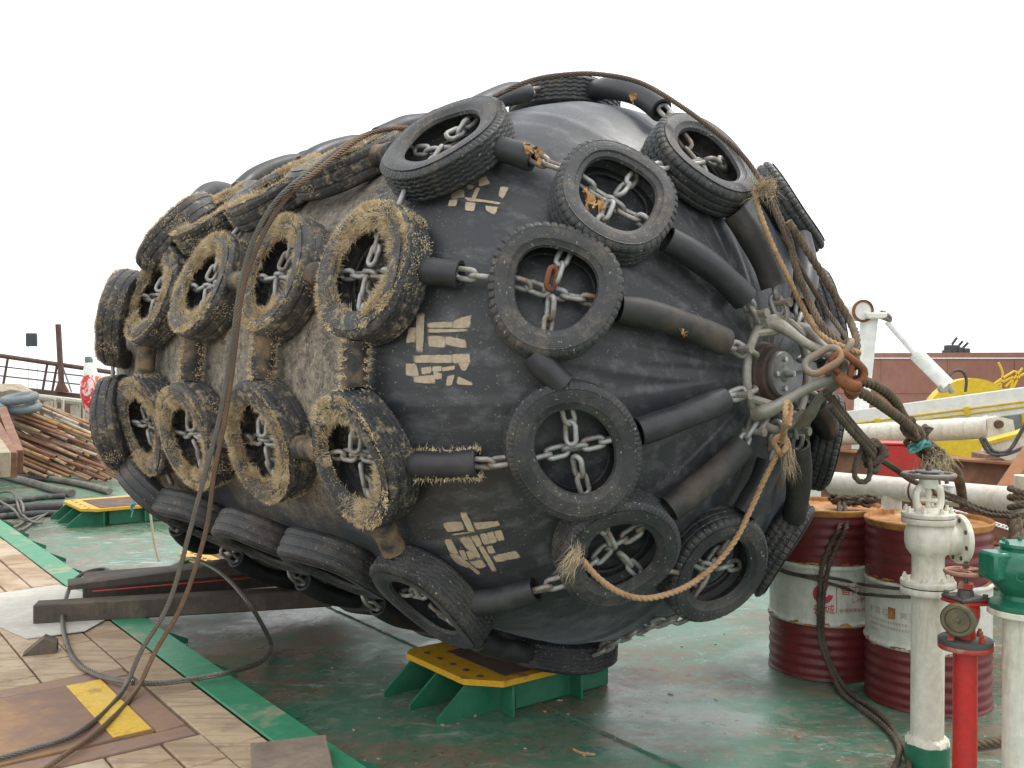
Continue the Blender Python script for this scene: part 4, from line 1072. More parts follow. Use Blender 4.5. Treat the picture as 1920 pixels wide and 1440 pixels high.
def drum(c, label):
    t = thing('oil_drum', (c[0], c[1], 0), label, 'drum', 'oil drums beside the fender')
    b = basis((c[0], c[1], 0), (0, 0, 1), (1, 0, 0)); H_ = .88
    def prof(z0, z1):
        zs = np.arange(z0, z1 + .0001, .006); o = []
        for z in zs:
            r_ = DR
            for hz in (.295, .585): r_ += .009 * math.exp(-((z - hz) / .011) ** 2)
            if z < .25 or z > .64: r_ += .0032 * math.sin((z - .02) * 2 * math.pi / .052) * min(1, z / .05, (H_ - z) / .05)
            if z < .012 or z > H_ - .012: r_ += .006
            o.append((r_, z))
        return o
    def shell(name, z0, z1, mat):
        pr_ = prof(z0, z1); p2 = [(r_ - .004, z) for r_, z in pr_[::-1]]
        mb = MB(); lathe(mb, pr_ + p2, b, 72, closed=True); return mb.build(name, M[mat], t, sharp=60)
    shell('lower_shell', 0.002, .28, 'drum_red'); shell('label_band', .281, .6, 'drum_white'); shell('upper_shell', .601, H_, 'drum_red')
    mb = MB(); lathe(mb, [(0, H_ - .022), (DR - .02, H_ - .022), (DR - .008, H_ - .018), (DR - .003, H_ - .002), (DR + .004, H_ + .004), (DR + .009, H_ - .001), (DR + .009, H_ - .008), (DR, H_ - .03), (0, H_ - .03)], b, 72)
    lid = mb.build('lid', M['drum_rust'], t)
    for a_, r_ in ((R(200), .036), (R(20), .018)):
        mb = MB(); lathe(mb, [(0, 0), (r_, 0), (r_, .012), (r_ * .8, .016), (0, .012)], basis((c[0] + .2 * math.cos(a_), c[1] + .2 * math.sin(a_), H_ - .022), (0, 0, 1)), 16); mb.build('bung', M['drum_rust'], lid)
    for hz, r_ in ((.283, .0016), (.597, .0016)):       # rust chewing along the hoops
        mb = MB(); n = 90
        for j in range(n):
            if rng.random() < .5:
                a_ = j / n * 2 * math.pi; w_ = rng.uniform(.02, .06); z_ = hz + rng.uniform(-.004, .012); hh = rng.uniform(.004, .016)
                vv = np.array([(-w_ * .5, 0, 0), (w_ * .5, .001, 0), (w_ * .35, hh, 0), (-w_ * .4, hh * .7, 0)])
                mb.add(on_drum(c, vv, a_, z_, .009), [(0, 1, 2, 3)])
        mb.build('rust_flake', M['drum_rust'], t, recalc=False, smooth=False)['kind'] = 'stuff'
    return t
c1 = np.array([1.607, 4.917]) * (1 + .29 / 5.17); c2 = np.array([1.926, 4.428]) * (1 + .29 / 4.83)
d1 = drum(c1, 'maroon and white oil drum with a red emblem, left of the pair')
d2 = drum(c2, 'maroon and white oil drum behind the white valve pipe, right of the pair')
letter(d1, c1, '普力', 1575, 1114, .058, sx=1.0)
letter(d1, c1, 'L-HM', 1597, 1130, .036)
letter(d1, c1, '长', 1523, 1149, .052); letter(d1, c1, '城', 1545, 1149, .052)
letter(d1, c1, '长城润滑油 抗磨', 1574, 1148, .023)
a0, z0 = cyl_hit(1568.5, 1150, c1); mb = MB(); mb.add(on_drum(c1, np.array([(-.0016, 0, 0), (.0016, 0, 0), (.0016, .135, 0), (-.0016, .135, 0)]), a0, z0), [(0, 1, 2, 3)]); mb.build('lettering', M['print_red'], d1, recalc=False, smooth=False)
# emblem: a broad C with a sweeping notch
a0, z0 = cyl_hit(1543, 1114, c1); mb = MB(); re = .05
ang = np.linspace(R(62), R(355), 22); vv = []; 
for j, a_ in enumerate(ang):
    t_ = j / 21; ri = re * (.45 - .2 * math.sin(t_ * math.pi)); vv += [(re * math.cos(a_), re * math.sin(a_), 0), (ri * math.cos(a_) + re * .1, ri * math.sin(a_), 0)]
mb.add(on_drum(c1, np.array(vv), a0, z0), [(2 * j, 2 * j + 2, 2 * j + 3, 2 * j + 1) for j in range(21)])
vv = [(.1, .86), (.78, 1.0), (.5, .82), (.35, .35), (.0, .1), (-.2, .2)]
mb.add(on_drum(c1, np.array([(x * re, y * re, 0) for x, y in vv]), a0, z0, .0026), [(0, 5, 4, 3, 2, 1)])
mb.build('emblem', M['print_red'], d1, recalc=False, smooth=False)
letter(d2, c2, '中 国 石 化 润 滑', 1632, 1142, .034, 'print_faint', 1.1)
for j, (y, n) in enumerate(((1156, 16), (1166, 17), (1176, 5))):
    a0, z0 = cyl_hit(1632, y, c2); mb = MB(); x = 0
    for q in range(n):
        w_ = rng.uniform(.008, .012)
        for yy in (0, .005, .009): mb.add(on_drum(c2, np.array([(x, yy, 0), (x + w_ * rng.uniform(.5, 1), yy, 0), (x + w_, yy + .0022, 0), (x, yy + .0022, 0)]), a0, z0 - .0), [(0, 1, 2, 3)])
        mb.add(on_drum(c2, np.array([(x + w_ * .4, 0, 0), (x + w_ * .55, 0, 0), (x + w_ * .55, .011, 0), (x + w_ * .4, .011, 0)]), a0, z0), [(0, 1, 2, 3)])
        x += .0145
    mb.build('lettering', M['print_faint'], d2, recalc=False, smooth=False)
a0, z0 = cyl_hit(1672, 1150, c2); mb = MB(); mb.add(on_drum(c2, np.array([(-.02, -.03, 0), (.018, -.026, 0), (.02, .026, 0), (-.018, .028, 0)]), a0, z0, .0028), [(0, 1, 2, 3)]); mb.build('rust_spot', M['drum_rust'], d2, recalc=False, smooth=False)
# ropes on the drums
def off_drum(c, px, py, k=.02):
    a_, z_ = cyl_hit(px, py, c); return np.array([c[0] + (DR + k) * math.cos(a_), c[1] + (DR + k) * math.sin(a_), z_])
dl = thing('rope', off_drum(c1, 1540, 1150), 'dark doubled rope hanging down the left drum and trailing over the deck', 'rope')
for dx, dy, e in ((0, 0, 0), (13, 2, 7)):
    mb = MB()
    p = [np.array([*(c1 + (.06 + dx * .002, -.05)), .905])] + [off_drum(c1, x + dx * k_, y, .018) for x, y, k_ in ((1572, 985, 1), (1556, 1020, 1), (1542, 1060, .9), (1537, 1110, .6), (1536, 1160, .5), (1539, 1205, .5))]
    p += [P(1560 + e, 1262, .06), P(1580 + e * 2, 1300, .018), P(1615 + e * 3, 1328, .016), P(1652 + e * 2, 1356, .016), P(1680 + e, 1388, .016), P(1686 + e * 2.4, 1415, .016), P(1672 + e * 4.5, 1450, .016)]
    rope(mb, p, .0125, 3, .075); mb.build('strand', M['dark_rope'], dl)
mb = MB()
for j in range(3): knot(mb, np.array([*(c1 + (.07 + .06 * j, -.03 - .03 * j)), .91]), .045, .0115, 3, 3, (1.2, 1.1, .55), 50 + j)
mb.build('tangle', M['dark_rope'], dl)
dh = thing('rope', off_drum(c1, 1600, 1095), 'two dark ropes strung level round the white bands of both drums', 'rope')
for y0 in (0, 1):
    mb = MB(); ys = ([(1482, 1072), (1510, 1078), (1540, 1080), (1575, 1086), (1610, 1094)], [(1480, 1074), (1515, 1082), (1545, 1090), (1580, 1101), (1610, 1112)])[y0]
    a_, z_ = cyl_hit(*ys[0], c1)
    p = [np.array([c1[0] + (DR + .014) * math.cos(a_ - e_), c1[1] + (DR + .014) * math.sin(a_ - e_), z_ + .03 * e_]) for e_ in (1.3, 1.0, .7, .35)] + [off_drum(c1, x, y, .014) for x, y in ys] + [off_drum(c2, x, y, .014) for x, y in (((1640, 1098), (1680, 1102), (1720, 1103)), ((1640, 1115), (1680, 1118), (1720, 1118)))[y0]]
    rope(mb, p, .0085, 3, .05); mb.build('strand', M['dark_rope'], dh)

# ------------------------------------------------------------------ valves on stand pipes
def ring_bolts(par, b, r, z, n, s, mat, h=.014, a0=0.2):
    for j in range(n):
        a_ = a0 + j * 2 * math.pi / n; mb = MB()
        hexn(mb, basis(xf(b, (r * math.cos(a_), r * math.sin(a_), z)), b[1][2]), s, h)
        hexn(mb, basis(xf(b, (r * math.cos(a_), r * math.sin(a_), z + h)), b[1][2]), s * .55, h * .6, 8); mb.build('bolt', M[mat], par, sharp=25)
def handwheel(par, c, r, rt_, mat, spokes, hubmat, flat=False):
    b = basis(c, (0, 0, 1), (1, 0, 0)); mb = MB()
    tube(mb, [xf(b, (r * math.cos(a_), r * math.sin(a_), 0)) for a_ in np.linspace(0, 2 * np.pi, 40, endpoint=False)], rt_, 10, closed=True, raw=True)
    for j in range(spokes):
        a_ = .5 + j * 2 * math.pi / spokes; tube(mb, [xf(b, (r * .97 * math.cos(a_), r * .97 * math.sin(a_), 0)), xf(b, (0, 0, .004))], rt_ * .85, 8, .05)
    lathe(mb, [(0, -.012), (.022, -.012), (.022, .012), (0, .012)], b, 16)
    w = mb.build('handwheel', M[mat], par)
    if flat:
        mb = MB(); lathe(mb, [(0, .011), (.05, .011), (.052, .014), (.05, .018), (0, .018)], b, 28); mb.build('disc', M[hubmat], w)
    mb = MB(); hexn(mb, basis(xf(b, (0, 0, .016)), (0, 0, 1)), .013, .014); lathe(mb, [(0, .03), (.007, .03), (.007, .04), (0, .04)], b, 8); mb.build('nut', M['rust_brown'], w)
vx, vy = 1.693, 3.89
vb = basis((vx, vy, 0), (0, 0, 1), (1, 0, 0))
wv = thing('valve_post', (vx, vy, 0), 'tall cream white stand pipe with angle valve and grey handwheel before the drums', 'valve')
def part(par, prof, mat, name, b=vb, n=40, sharp=38):
    mb = MB(); lathe(mb, prof, b, n); return mb.build(name, M[mat], par, sharp=sharp)
part(wv, [(0, .0), (.085, 0), (.085, .085), (.08, .09), (0, .09)], 'green_paint', 'base_collar')
mb = MB(); lathe(mb, [(.0, .088), (.083, .088), (.08, .105), (.068, .118), (0, .118)], vb, 40); v = mb.v[-1]; v += rng.normal(size=v.shape) * .003; mb.build('sealant', M['white_paint'], wv)
part(wv, [(0, .11), (.064, .11), (.064, .70), (0, .70)], 'white_paint', 'pipe', n=48)
fl = part(wv, [(0, .70), (.104, .70), (.106, .703), (.106, .722), (.104, .725), (0, .725)], 'white_paint', 'flange', n=48)
part(wv, [(0, .725), (.098, .725), (.098, .730), (0, .730)], 'dark_box', 'gasket', n=48)
part(wv, [(0, .730), (.104, .730), (.106, .733), (.106, .75), (.104, .753), (.07, .757), (.062, .775), (.0625, .85), (.072, .862), (.085, .88), (.091, .91), (.09, .945), (.082, .972), (.075, .985), (0, .985)], 'white_paint', 'valve_body', n=48)
ring_bolts(wv, vb, .09, .753, 8, .0105, 'white_paint')
part(wv, [(0, .985), (.102, .985), (.104, .988), (.104, 1.006), (.1, 1.008), (0, 1.008)], 'white_pipe', 'flange', n=48)
part(wv, [(0, 1.008), (.1, 1.008), (.1, 1.011), (0, 1.011)], 'rust', 'gasket', n=48)
part(wv, [(0, 1.011), (.102, 1.011), (.104, 1.014), (.104, 1.026), (.1, 1.03), (.045, 1.034), (.04, 1.05), (0, 1.05)], 'white_paint', 'bonnet', n=48)
ring_bolts(wv, vb, .086, 1.03, 8, .011, 'white_paint', .015)
mb = MB()
for s_ in (-1, 1): tube(mb, [xf(vb, (s_ * .036, -.008 * s_, 1.04)), xf(vb, (s_ * .05, 0, 1.075)), xf(vb, (s_ * .047, 0, 1.115)), xf(vb, (s_ * .02, 0, 1.14))], [.018, .015, .014, .016], 10, .01)
lathe(mb, [(0, 1.128), (.036, 1.128), (.038, 1.135), (.036, 1.165), (0, 1.165)], vb, 24); mb.build('yoke', M['white_paint'], wv)
mb = MB(); lathe(mb, [(0, 1.04), (.011, 1.04), (.011, 1.2), (0, 1.2)], vb, 12); box(mb, basis((vx, vy, 1.078), (0, 0, 1), (.8, -.6, 0)), (.07, .03, .016), .004); mb.build('gland', M['white_paint'], wv)
handwheel(wv, (vx, vy, 1.18), .096, .0105, 'wheel_grey', 4, 'tube_grey', True)
so = (vx + .1, vy + .006, .918); sb = basis(so, (1, .06, 0), (0, 0, 1))
part(wv, [(0, -.06), (.066, -.06), (.064, .02), (0, .02)], 'white_paint', 'side_neck', sb)
sf = part(wv, [(0, .018), (.098, .018), (.1, .021), (.1, .038), (.098, .041), (0, .041)], 'white_paint', 'side_flange', sb, 48)
for j in range(8):
    a_ = .3 + j * math.pi / 4; mb = MB()
    if j == 5: hexn(mb, basis(xf(sb, (.082 * math.cos(a_), .082 * math.sin(a_), .018)), -sb[1][2]), .015, .012); mb.build('bolt', M['valve_grey'], sf, sharp=25)
    else: lathe(mb, [(0, 0), (.0095, 0), (.0095, .002), (0, .002)], basis(xf(sb, (.082 * math.cos(a_), .082 * math.sin(a_), .0175)), -sb[1][2]), 14); mb.build('bolt_hole', M['dark_box'], sf)
# red hydrant
hx, hy = 1.695, 3.57; hb = basis((hx, hy, 0), (0, 0, 1), (1, 0, 0))
rh = thing('hydrant_post', (hx, hy, 0), 'red fire hydrant post with a brass cap and small rusty handwheel', 'hydrant')
part(rh, [(0, 0), (.043, 0), (.043, .565), (0, .565)], 'red_paint', 'pipe', hb)
part(rh, [(0, .565), (.094, .565), (.096, .568), (.096, .58), (.094, .583), (0, .583)], 'red_worn', 'flange', hb, 48)
part(rh, [(0, .583), (.094, .583), (.096, .586), (.096, .602), (.09, .606), (0, .606)], 'valve_grey', 'flange', hb, 48)
ring_bolts(rh, hb, .074, .606, 4, .0125, 'red_worn', .016, .4)
part(rh, [(0, .606), (.036, .606), (.034, .64), (.042, .66), (.05, .69), (.05, .72), (.045, .735), (0, .735)], 'red_paint', 'valve_body', hb)
mb = MB(); box(mb, basis((hx, hy, .742), (0, 0, 1), (1, .25, 0)), (.125, .125, .014), .004); mb.build('bonnet', M['red_paint'], rh)
mb = MB(); box(mb, basis((hx, hy, .757), (0, 0, 1), (1, .25, 0)), (.122, .122, .014), .004); bn = mb.build('cover_plate', M['valve_grey'], rh)
for sx in (-1, 1):
    for sy in (-1, 1):
        mb = MB(); bb = basis((hx, hy, .764), (0, 0, 1), (1, .25, 0)); hexn(mb, basis(xf(bb, (sx * .047, sy * .047, 0)), (0, 0, 1)), .011, .011); mb.build('bolt', M['valve_grey'], bn, sharp=25)
part(rh, [(0, .764), (.03, .764), (.027, .785), (.02, .79), (0, .79)], 'valve_grey', 'gland', hb, 24)
mb = MB(); hexn(mb, basis((hx, hy, .79), (0, 0, 1)), .028, .022); mb.build('gland_nut', M['red_worn'], rh, sharp=25)
part(rh, [(0, .81), (.008, .81), (.008, .86), (0, .86)], 'valve_grey', 'stem', hb, 12)
handwheel(rh, (hx, hy, .852), .07, .0085, 'wheel_rust', 3, 'wheel_rust')
ob = basis((hx - .03, hy - .03, .688), (-.62, -.78, .0), (0, 0, 1))
part(rh, [(0, -.03), (.048, -.03), (.048, .03), (0, .03)], 'red_paint', 'outlet', ob)
cp = part(rh, [(0, .028), (.058, .028), (.062, .032), (.062, .05), (.056, .056), (.046, .056), (.043, .048), (0, .048)], 'brass_old', 'cap', ob, 40)
part(cp, [(0, .0475), (.041, .0475), (.041, .0505), (.01, .0505), (.008, .057), (0, .058)], 'brass_old', 'cap_disc', ob, 32)
# green valve on a white pipe at the right edge
gx, gy = 1.86, 3.48; gb = basis((gx, gy, 0), (0, 0, 1), (1, 0, 0))
gv = thing('valve_post', (gx, gy, 0), 'cream pipe topped by a bulbous glossy green valve at the right edge', 'valve')
part(gv, [(0, 0), (.066, 0), (.066, .715), (0, .715)], 'white_paint', 'pipe', gb, 48)
part(gv, [(0, .715), (.115, .715), (.118, .718), (.118, .735), (.115, .738), (0, .738)], 'white_paint', 'flange', gb, 48)
part(gv, [(0, .739), (.112, .739), (.115, .742), (.115, .758), (.1, .764), (.075, .775), (.07, .79), (.09, .81), (.118, .845), (.125, .885), (.115, .925), (.09, .95), (.075, .955), (.075, .962), (0, .962)], 'green_gloss', 'valve_body', gb, 48)
part(gv, [(0, .962), (.08, .962), (.082, .966), (.078, .976), (0, .976)], 'green_gloss', 'cover', gb, 40)
ring_bolts(gv, gb, .066, .976, 6, .008, 'green_gloss', .008)
mb = MB(); box(mb, basis((gx - .1, gy - .02, .9), (-1, -.2, 0), (0, 0, 1)), (.1, .1, .1), .01); mb.build('side_block', M['green_gloss'], gv)
mb = MB(); lathe(mb, [(.012, 0), (.018, 0), (.018, .006), (.012, .006)], basis(xf(gb, (-.062, -.108, .875)), (-.5, -.87, 0)), 20, closed=True); mb.build('cast_ring', M['green_gloss'], gv)

# ------------------------------------------------------------------ right background
dp = thing('deck_pipe', D(1760, 925, 5.3), 'fat cream white deck pipe with scuffed paint running behind the drums', 'pipe')
mb = MB(); A_ = D(1560, 905, 6.0); B_ = D(1990, 946, 4.85); tube(mb, [A_, B_], .072, 28, 5); mb.build('run', M['white_pipe'], dp)
ax = nz(B_ - A_)
t_ = (D(1668, 918, 5.62) - A_) @ ax; c = A_ + ax * t_; mb = MB(); tube(mb, [c, c - (0, 0, c[2])], .06, 24, 2); mb.build('branch', M['white_pipe'], dp)
c = A_ + ax * (t_ + .17); mb = MB(); lathe(mb, [(0, -.006), (.0745, -.006), (.0755, 0), (.0745, .006), (0, .006)], basis(c, ax), 28); mb.build('weld', M['rust_brown'], dp)
rb = thing('hose_box', D(1692, 880, 6.3), 'bright red steel box on a short red post behind the pipe', 'box')
c = D(1690, 880, 6.3); mb = MB(); box(mb, basis(c, (0, 0, 1), (1, -.25, 0)), (.37, .22, .36), .012); mb.build('cabinet', M['red_paint'], rb)
mb = MB(); box(mb, basis(c + (0, 0, .183), (0, 0, 1), (1, -.25, 0)), (.39, .24, .014), .004); mb.build('lid', M['red_paint'], rb)
mb = MB(); q = D(1735, 960, 6.35); box(mb, basis((q[0], q[1], (c[2] - .18) / 2), (0, 0, 1), (1, -.25, 0)), (.1, .1, c[2] - .18), .004); mb.build('post', M['red_paint'], rb)
def ibeam(a, b_, w, h, label, mat='rust_orange'):
    a = np.asarray(a); b_ = np.asarray(b_); d = nz(b_ - a); y = nz(np.cross((0, 0, 1), d)); z = np.cross(d, y)
    bs = ((a + b_) / 2, np.stack([d, y, z])); L = np.linalg.norm(b_ - a); t = thing('steel_beam', (a + b_) / 2 - (0, 0, h / 2), label, 'steel beam', 'rusty steel beams stacked behind the pipe')
    for nm, c, sz in (('flange', h / 2 - .009, (L, w, .018)), ('flange', -h / 2 + .009, (L, w, .018)), ('web', 0, (L, .012, h - .037))):
        mb = MB(); box(mb, (xf(bs, (0, 0, c)), bs[1]), sz, .002); mb.build(nm, M[mat if nm == 'flange' else 'steel_brown'], t)
    return t
for j, (zc, lab) in enumerate(((.16, 'lowest rusty steel beam of the stack behind the drums'), (.47, 'middle rusty steel beam of the stack behind the drums'), (.78, 'top rusty steel beam of the stack behind the drums and red box'))):
    a = D(1540, 900, 7.9 + .05 * j); b_ = D(2060, 900, 6.2 + .05 * j); a[2] = b_[2] = zc; ibeam(a, b_, .2, .3, lab)
a = D(1880, 925, 6.2); b_ = D(1965, 800, 6.4); beam('steel_channel', a, b_, .12, .05, 'rust_orange', 'orange rusty channel bar leaning up at the right edge', 'steel bar', bev=.003)
c = D(1895, 868, 9.5); mb = MB(); box(mb, basis(c, (0, 0, 1), (1, -.1, 0)), (.65, .4, .2), .006); box(mb, basis((c[0], c[1], (c[2] - .1) / 2), (0, 0, 1), (1, -.1, 0)), (.4, .3, c[2] - .101), .006)
tag(mb.build('steel_block', M['steel_brown']), 'brown rusty steel block resting on a plinth at the right edge', 'block')
bm = thing('crane_boom', D(1760, 770, 8.5), 'long white box boom with two thin yellow pipes along its side', 'crane boom')
a = D(1540, 800, 9.2); b_ = D(2040, 735, 8.0); d = nz(b_ - a); y = nz(np.cross((0, 0, 1), d)); z = np.cross(d, y); bs = ((a + b_) / 2, np.stack([d, y, z])); L = np.linalg.norm(b_ - a)
mb = MB(); box(mb, bs, (L, .2, .24), .008); mb.build('box_section', M['white_far'], bm)
for zz in (-.01, -.055):
    mb = MB(); tube(mb, [xf(bs, (-L / 2, -.113, zz)), xf(bs, (L / 2, -.113, zz))], .009, 6, 4); mb.build('hydraulic_pipe', M['yellow_machine'], bm)
for xx in (-.6, .2, 1.1):
    mb = MB(); box(mb, (xf(bs, (xx, -.108, -.033)), bs[1]), (.05, .03, .09), .004); mb.build('clamp', M['yellow_machine'], bm)
hc = thing('hydraulic_cylinder', D(1740, 815, 7.6), 'fat white hydraulic cylinder lying level below the boom', 'cylinder')
mb = MB(); a = D(1540, 818, 8.0); b_ = D(1852, 802, 7.2); tube(mb, [a, b_], .088, 24, 3); mb.build('barrel', M['white_paint'], hc)
bb = basis(b_, nz(b_ - a)); part(hc, [(0, -.02), (.096, -.02), (.096, .01), (0, .01)], 'white_paint', 'end_ring', bb, 28)
c = D(1872, 806, 7.15); mb = MB(); prism(mb, [(-.1, -.09), (.06, -.1), (.12, -.03), (.1, .08), (-.02, .11), (-.1, .09)], basis(c, (0, -1, 0), (1, 0, 0)), -.03, .03); mb.build('lug', M['white_paint'], hc)
part(hc, [(0, .03), (.035, .03), (.03, .06), (0, .06)], 'rust_brown', 'pin', basis(D(1868, 795, 7.15), (0, -1, 0)), 20)
ja = thing('crane_jib', D(1895, 830, 6.9), 'white crane jib end with a yellow edge and black hoses at the right edge', 'crane jib')
mb = MB(); prism(mb, [(-.18, -.1), (-.02, -.17), (.4, -.06), (.4, .16), (.1, .03), (-.16, -.04)], basis(D(1890, 822, 6.9), (0, -1, 0), (1, 0, 0)), -.05, .05); mb.build('plate', M['white_paint'], ja)
mb = MB(); prism(mb, [(-.19, -.045), (.1, .03), (.4, .16), (.4, .185), (.09, .055), (-.19, -.02)], basis(D(1890, 822, 6.9), (0, -1, 0), (1, 0, 0)), -.07, .07); mb.build('edge', M['yellow_machine'], ja)
for l in ([(1840, 820, 6.8), (1848, 842, 6.78), (1870, 850, 6.76), (1895, 842, 6.74), (1915, 810, 6.72), (1935, 785, 6.7)], [(1846, 822, 6.78), (1862, 845, 6.74), (1890, 846, 6.7), (1908, 820, 6.7), (1930, 780, 6.7)], [(1838, 822, 6.8), (1856, 850, 6.74), (1885, 852, 6.7), (1930, 835, 6.7)]):
    mb = MB(); tube(mb, path(l), .013, 8, .03); mb.build('hose', M['hose_dark'], ja)
wn = thing('winch', P(1810, 850, 0), 'big yellow deck winch with a grey drum behind the white boom', 'winch')
WY = 11.5
def wdisc(px0, px1, py, r, mat, name, n=48):
    a = D(px0, py, WY); b_ = D(px1, py, WY); part(wn, [(0, 0), (r, 0), (r, abs(b_[0] - a[0])), (0, abs(b_[0] - a[0]))], mat, name, basis(a, (1, 0, 0)), n)
mb = MB(); c = D(1820, 800, WY + .1); prism(mb, [(.62 * math.cos(a_), .62 * math.sin(a_)) for a_ in np.linspace(0, 2 * np.pi, 40, endpoint=False)], basis(c, (0, -1, 0), (1, 0, 0)), -.12, .05); mb.build('gear_case', M['yellow_machine'], wn)
mb = MB(); prism(mb, [(.16 * math.cos(a_), .16 * math.sin(a_)) for a_ in np.linspace(0, 2 * np.pi, 24, endpoint=False)], basis(c, (0, -1, 0), (1, 0, 0)), .05, .12); mb.build('hub', M['yellow_machine'], wn)
for a_ in (.5, 2.5, 4.2):
    mb = MB(); cc = xf(basis(c, (0, -1, 0), (1, 0, 0)), (.36 * math.cos(a_), .36 * math.sin(a_), .05)); prism(mb, [(-.12, -.06), (.1, -.1), (.12, .1), (-.08, .1)], basis(cc, (0, -1, 0), (1, 0, 0)), 0, .004); mb.build('opening', M['rust_brown'], wn)
wdisc(1869, 1890, 790, .33, 'tube_grey', 'drum'); wdisc(1890, 1899, 790, .42, 'yellow_machine', 'drum_flange'); wdisc(1899, 1990, 780, .14, 'white_far', 'shaft')
c = D(1800, 835, WY); mb = MB(); box(mb, basis((c[0], c[1], (c[2] + .12) / 2), (0, 0, 1)), (1.2, .9, c[2] + .12), .02); mb.build('base', M['yellow_machine'], wn)
wc = thing('bent_railing', D(1870, 715, 12), 'tangle of thin bent yellow rods above the winch', 'railing')
for l in ([(1850, 730, 12), (1875, 712, 12), (1895, 700, 12), (1905, 695, 12), (1908, 712, 12)], [(1875, 730, 12), (1880, 700, 12), (1872, 680, 12)], [(1885, 725, 12), (1905, 705, 12), (1917, 690, 12)], [(1857, 728, 12), (1888, 712, 12), (1900, 708, 12), (1895, 728, 12)], [(1806, 735, 12), (1804, 720, 12)], [(1898, 730, 12), (1912, 705, 12), (1925, 700, 12)]):
    mb = MB(); tube(mb, path(l), .016, 6, .05); mb.build('rod', M['yellow_machine'], wc)
single('hose', 'black hose bowed up above the yellow winch', 'hose', 'hose_dark', lambda mb: tube(mb, path([(1775, 712, 9.6), (1786, 698, 9.6), (1798, 694, 9.6), (1808, 700, 9.6), (1812, 714, 9.6), (1810, 735, 9.6)]), .016, 8, .04))
cr = thing('davit_crane', D(1640, 700, 9.2), 'white davit with a slanting ram and rust ringed pipe head beside the fender', 'davit')
mb = MB(); tube(mb, [D(1570, 582, 9.5), D(1617, 583, 9.0)], .105, 24, 2); mb.build('pipe_head', M['white_far'], cr)
mb = MB(); lathe(mb, [(.088, -.01), (.112, -.01), (.112, .012), (.088, .012)], basis(D(1618, 583, 9.0), D(1618, 583, 9.0) - D(1570, 582, 9.5)), 28, closed=True); mb.build('rust_ring', M['rust'], cr)
a = D(1632, 595, 9.1); b_ = D(1618, 770, 9.1); mb = MB(); prism(mb, [(-.07, 0), (.05, 0), (-.05, -1.0), (-.06, -2.18), (-.2, -2.18), (-.14, -1.0)], basis(a, (0, -1, 0), (1, 0, 0)), -.08, .08); mb.build('mast', M['white_far'], cr)
mb = MB(); box(mb, basis(D(1642, 592, 9.0), (0, 0, 1), (1, 0, -.1)), (.2, .1, .06), .01); mb.build('bracket', M['white_far'], cr)
mb = MB(); knot(mb, D(1660, 593, 9.0), .05, .02, 2, 3, (1, 1, 1), 70); mb.build('joint', M['wheel_grey'], cr)
mb = MB(); tube(mb, [D(1663, 603, 9.0), D(1718, 665, 8.9)], .03, 12, 2); mb.build('rod', M['white_far'], cr)
mb = MB(); tube(mb, [D(1716, 662, 8.9), D(1776, 722, 8.8)], .07, 16, 2); mb.build('ram', M['white_far'], cr)
mb = MB(); tube(mb, [D(1776, 722, 8.8), D(1786, 735, 8.8)], .03, 10, 2); lathe(mb, [(0, -.03), (.045, -.03), (.045, .03), (0, .03)], basis(D(1768, 728, 8.8), (0, -1, 0)), 16); mb.build('foot', M['cast'], cr)
# ship alongside
HY = 27
sh = thing('moored_ship', (16, HY + 4, -3), 'rust brown ship hull with a thin cream line lying alongside', 'ship')
zt = D(1800, 665, HY)[2]; x0 = D(1250, 700, HY)[0]
mb = MB(); prism(mb, [(x0, -3.4), (60, -3.4), (60, zt + .25), (30, zt + .1), (x0, zt)], (np.array([0, HY, 0.]), np.array([[1, 0, 0], [0, 0, 1], [0, 1, 0.]])), 0, 9); mb.build('hull', M['hull_red'], sh)
for x_ in np.arange(8.5, 24, 1.9):
    mb = MB(); box(mb, basis((x_ + rng.normal() * .1, HY - .005, zt / 2 - 1.5), (0, 0, 1)), (.03, .03, zt + 2.7), .004); mb.build('plate_seam', M['hull_red'], sh)
mb = MB(); box(mb, basis((20, HY - .005, zt - 1.1), (0, 0, 1)), (40, .03, .03), .004); mb.build('plate_seam', M['hull_red'], sh)
mb = MB(); box(mb, basis(((x0 + 60) / 2, HY - .02, zt - .13), (0, 0, 1)), (60 - x0, .05, .035), .01); mb.build('rubbing_line', M['white_far'], sh)
mb = MB(); box(mb, basis((D(1930, 650, HY + 3)[0], HY + 3, zt + .45), (0, 0, 1)), (1.0, 1.2, 1.2), .05); hs = mb.build('deck_house', M['white_far'], sh)
for x_ in (-.3, 0, .3):
    mb = MB(); box(mb, basis((D(1930, 650, HY + 3)[0] + x_, HY + 2.39, zt + .6), (0, 0, 1)), (.2, .03, .25), .01); mb.build('window', M['dark_box'], hs)
for px_, py_, s_ in ((1785, 652, .35), (1796, 656, .28), (1806, 657, .25), (1778, 644, .2)):
    c = D(px_, py_, HY + 1.5); mb = MB(); box(mb, basis((c[0], c[1], zt + s_ * .5 - .02), (0, 0, 1), (1, .3, 0)), (s_ * .9, .4, s_), .03); tube(mb, [(c[0], c[1], zt + s_), (c[0] + .15, c[1], zt + s_ * 1.6)], .04, 6, .2); mb.build('deck_fitting', M['dark_box'], sh)
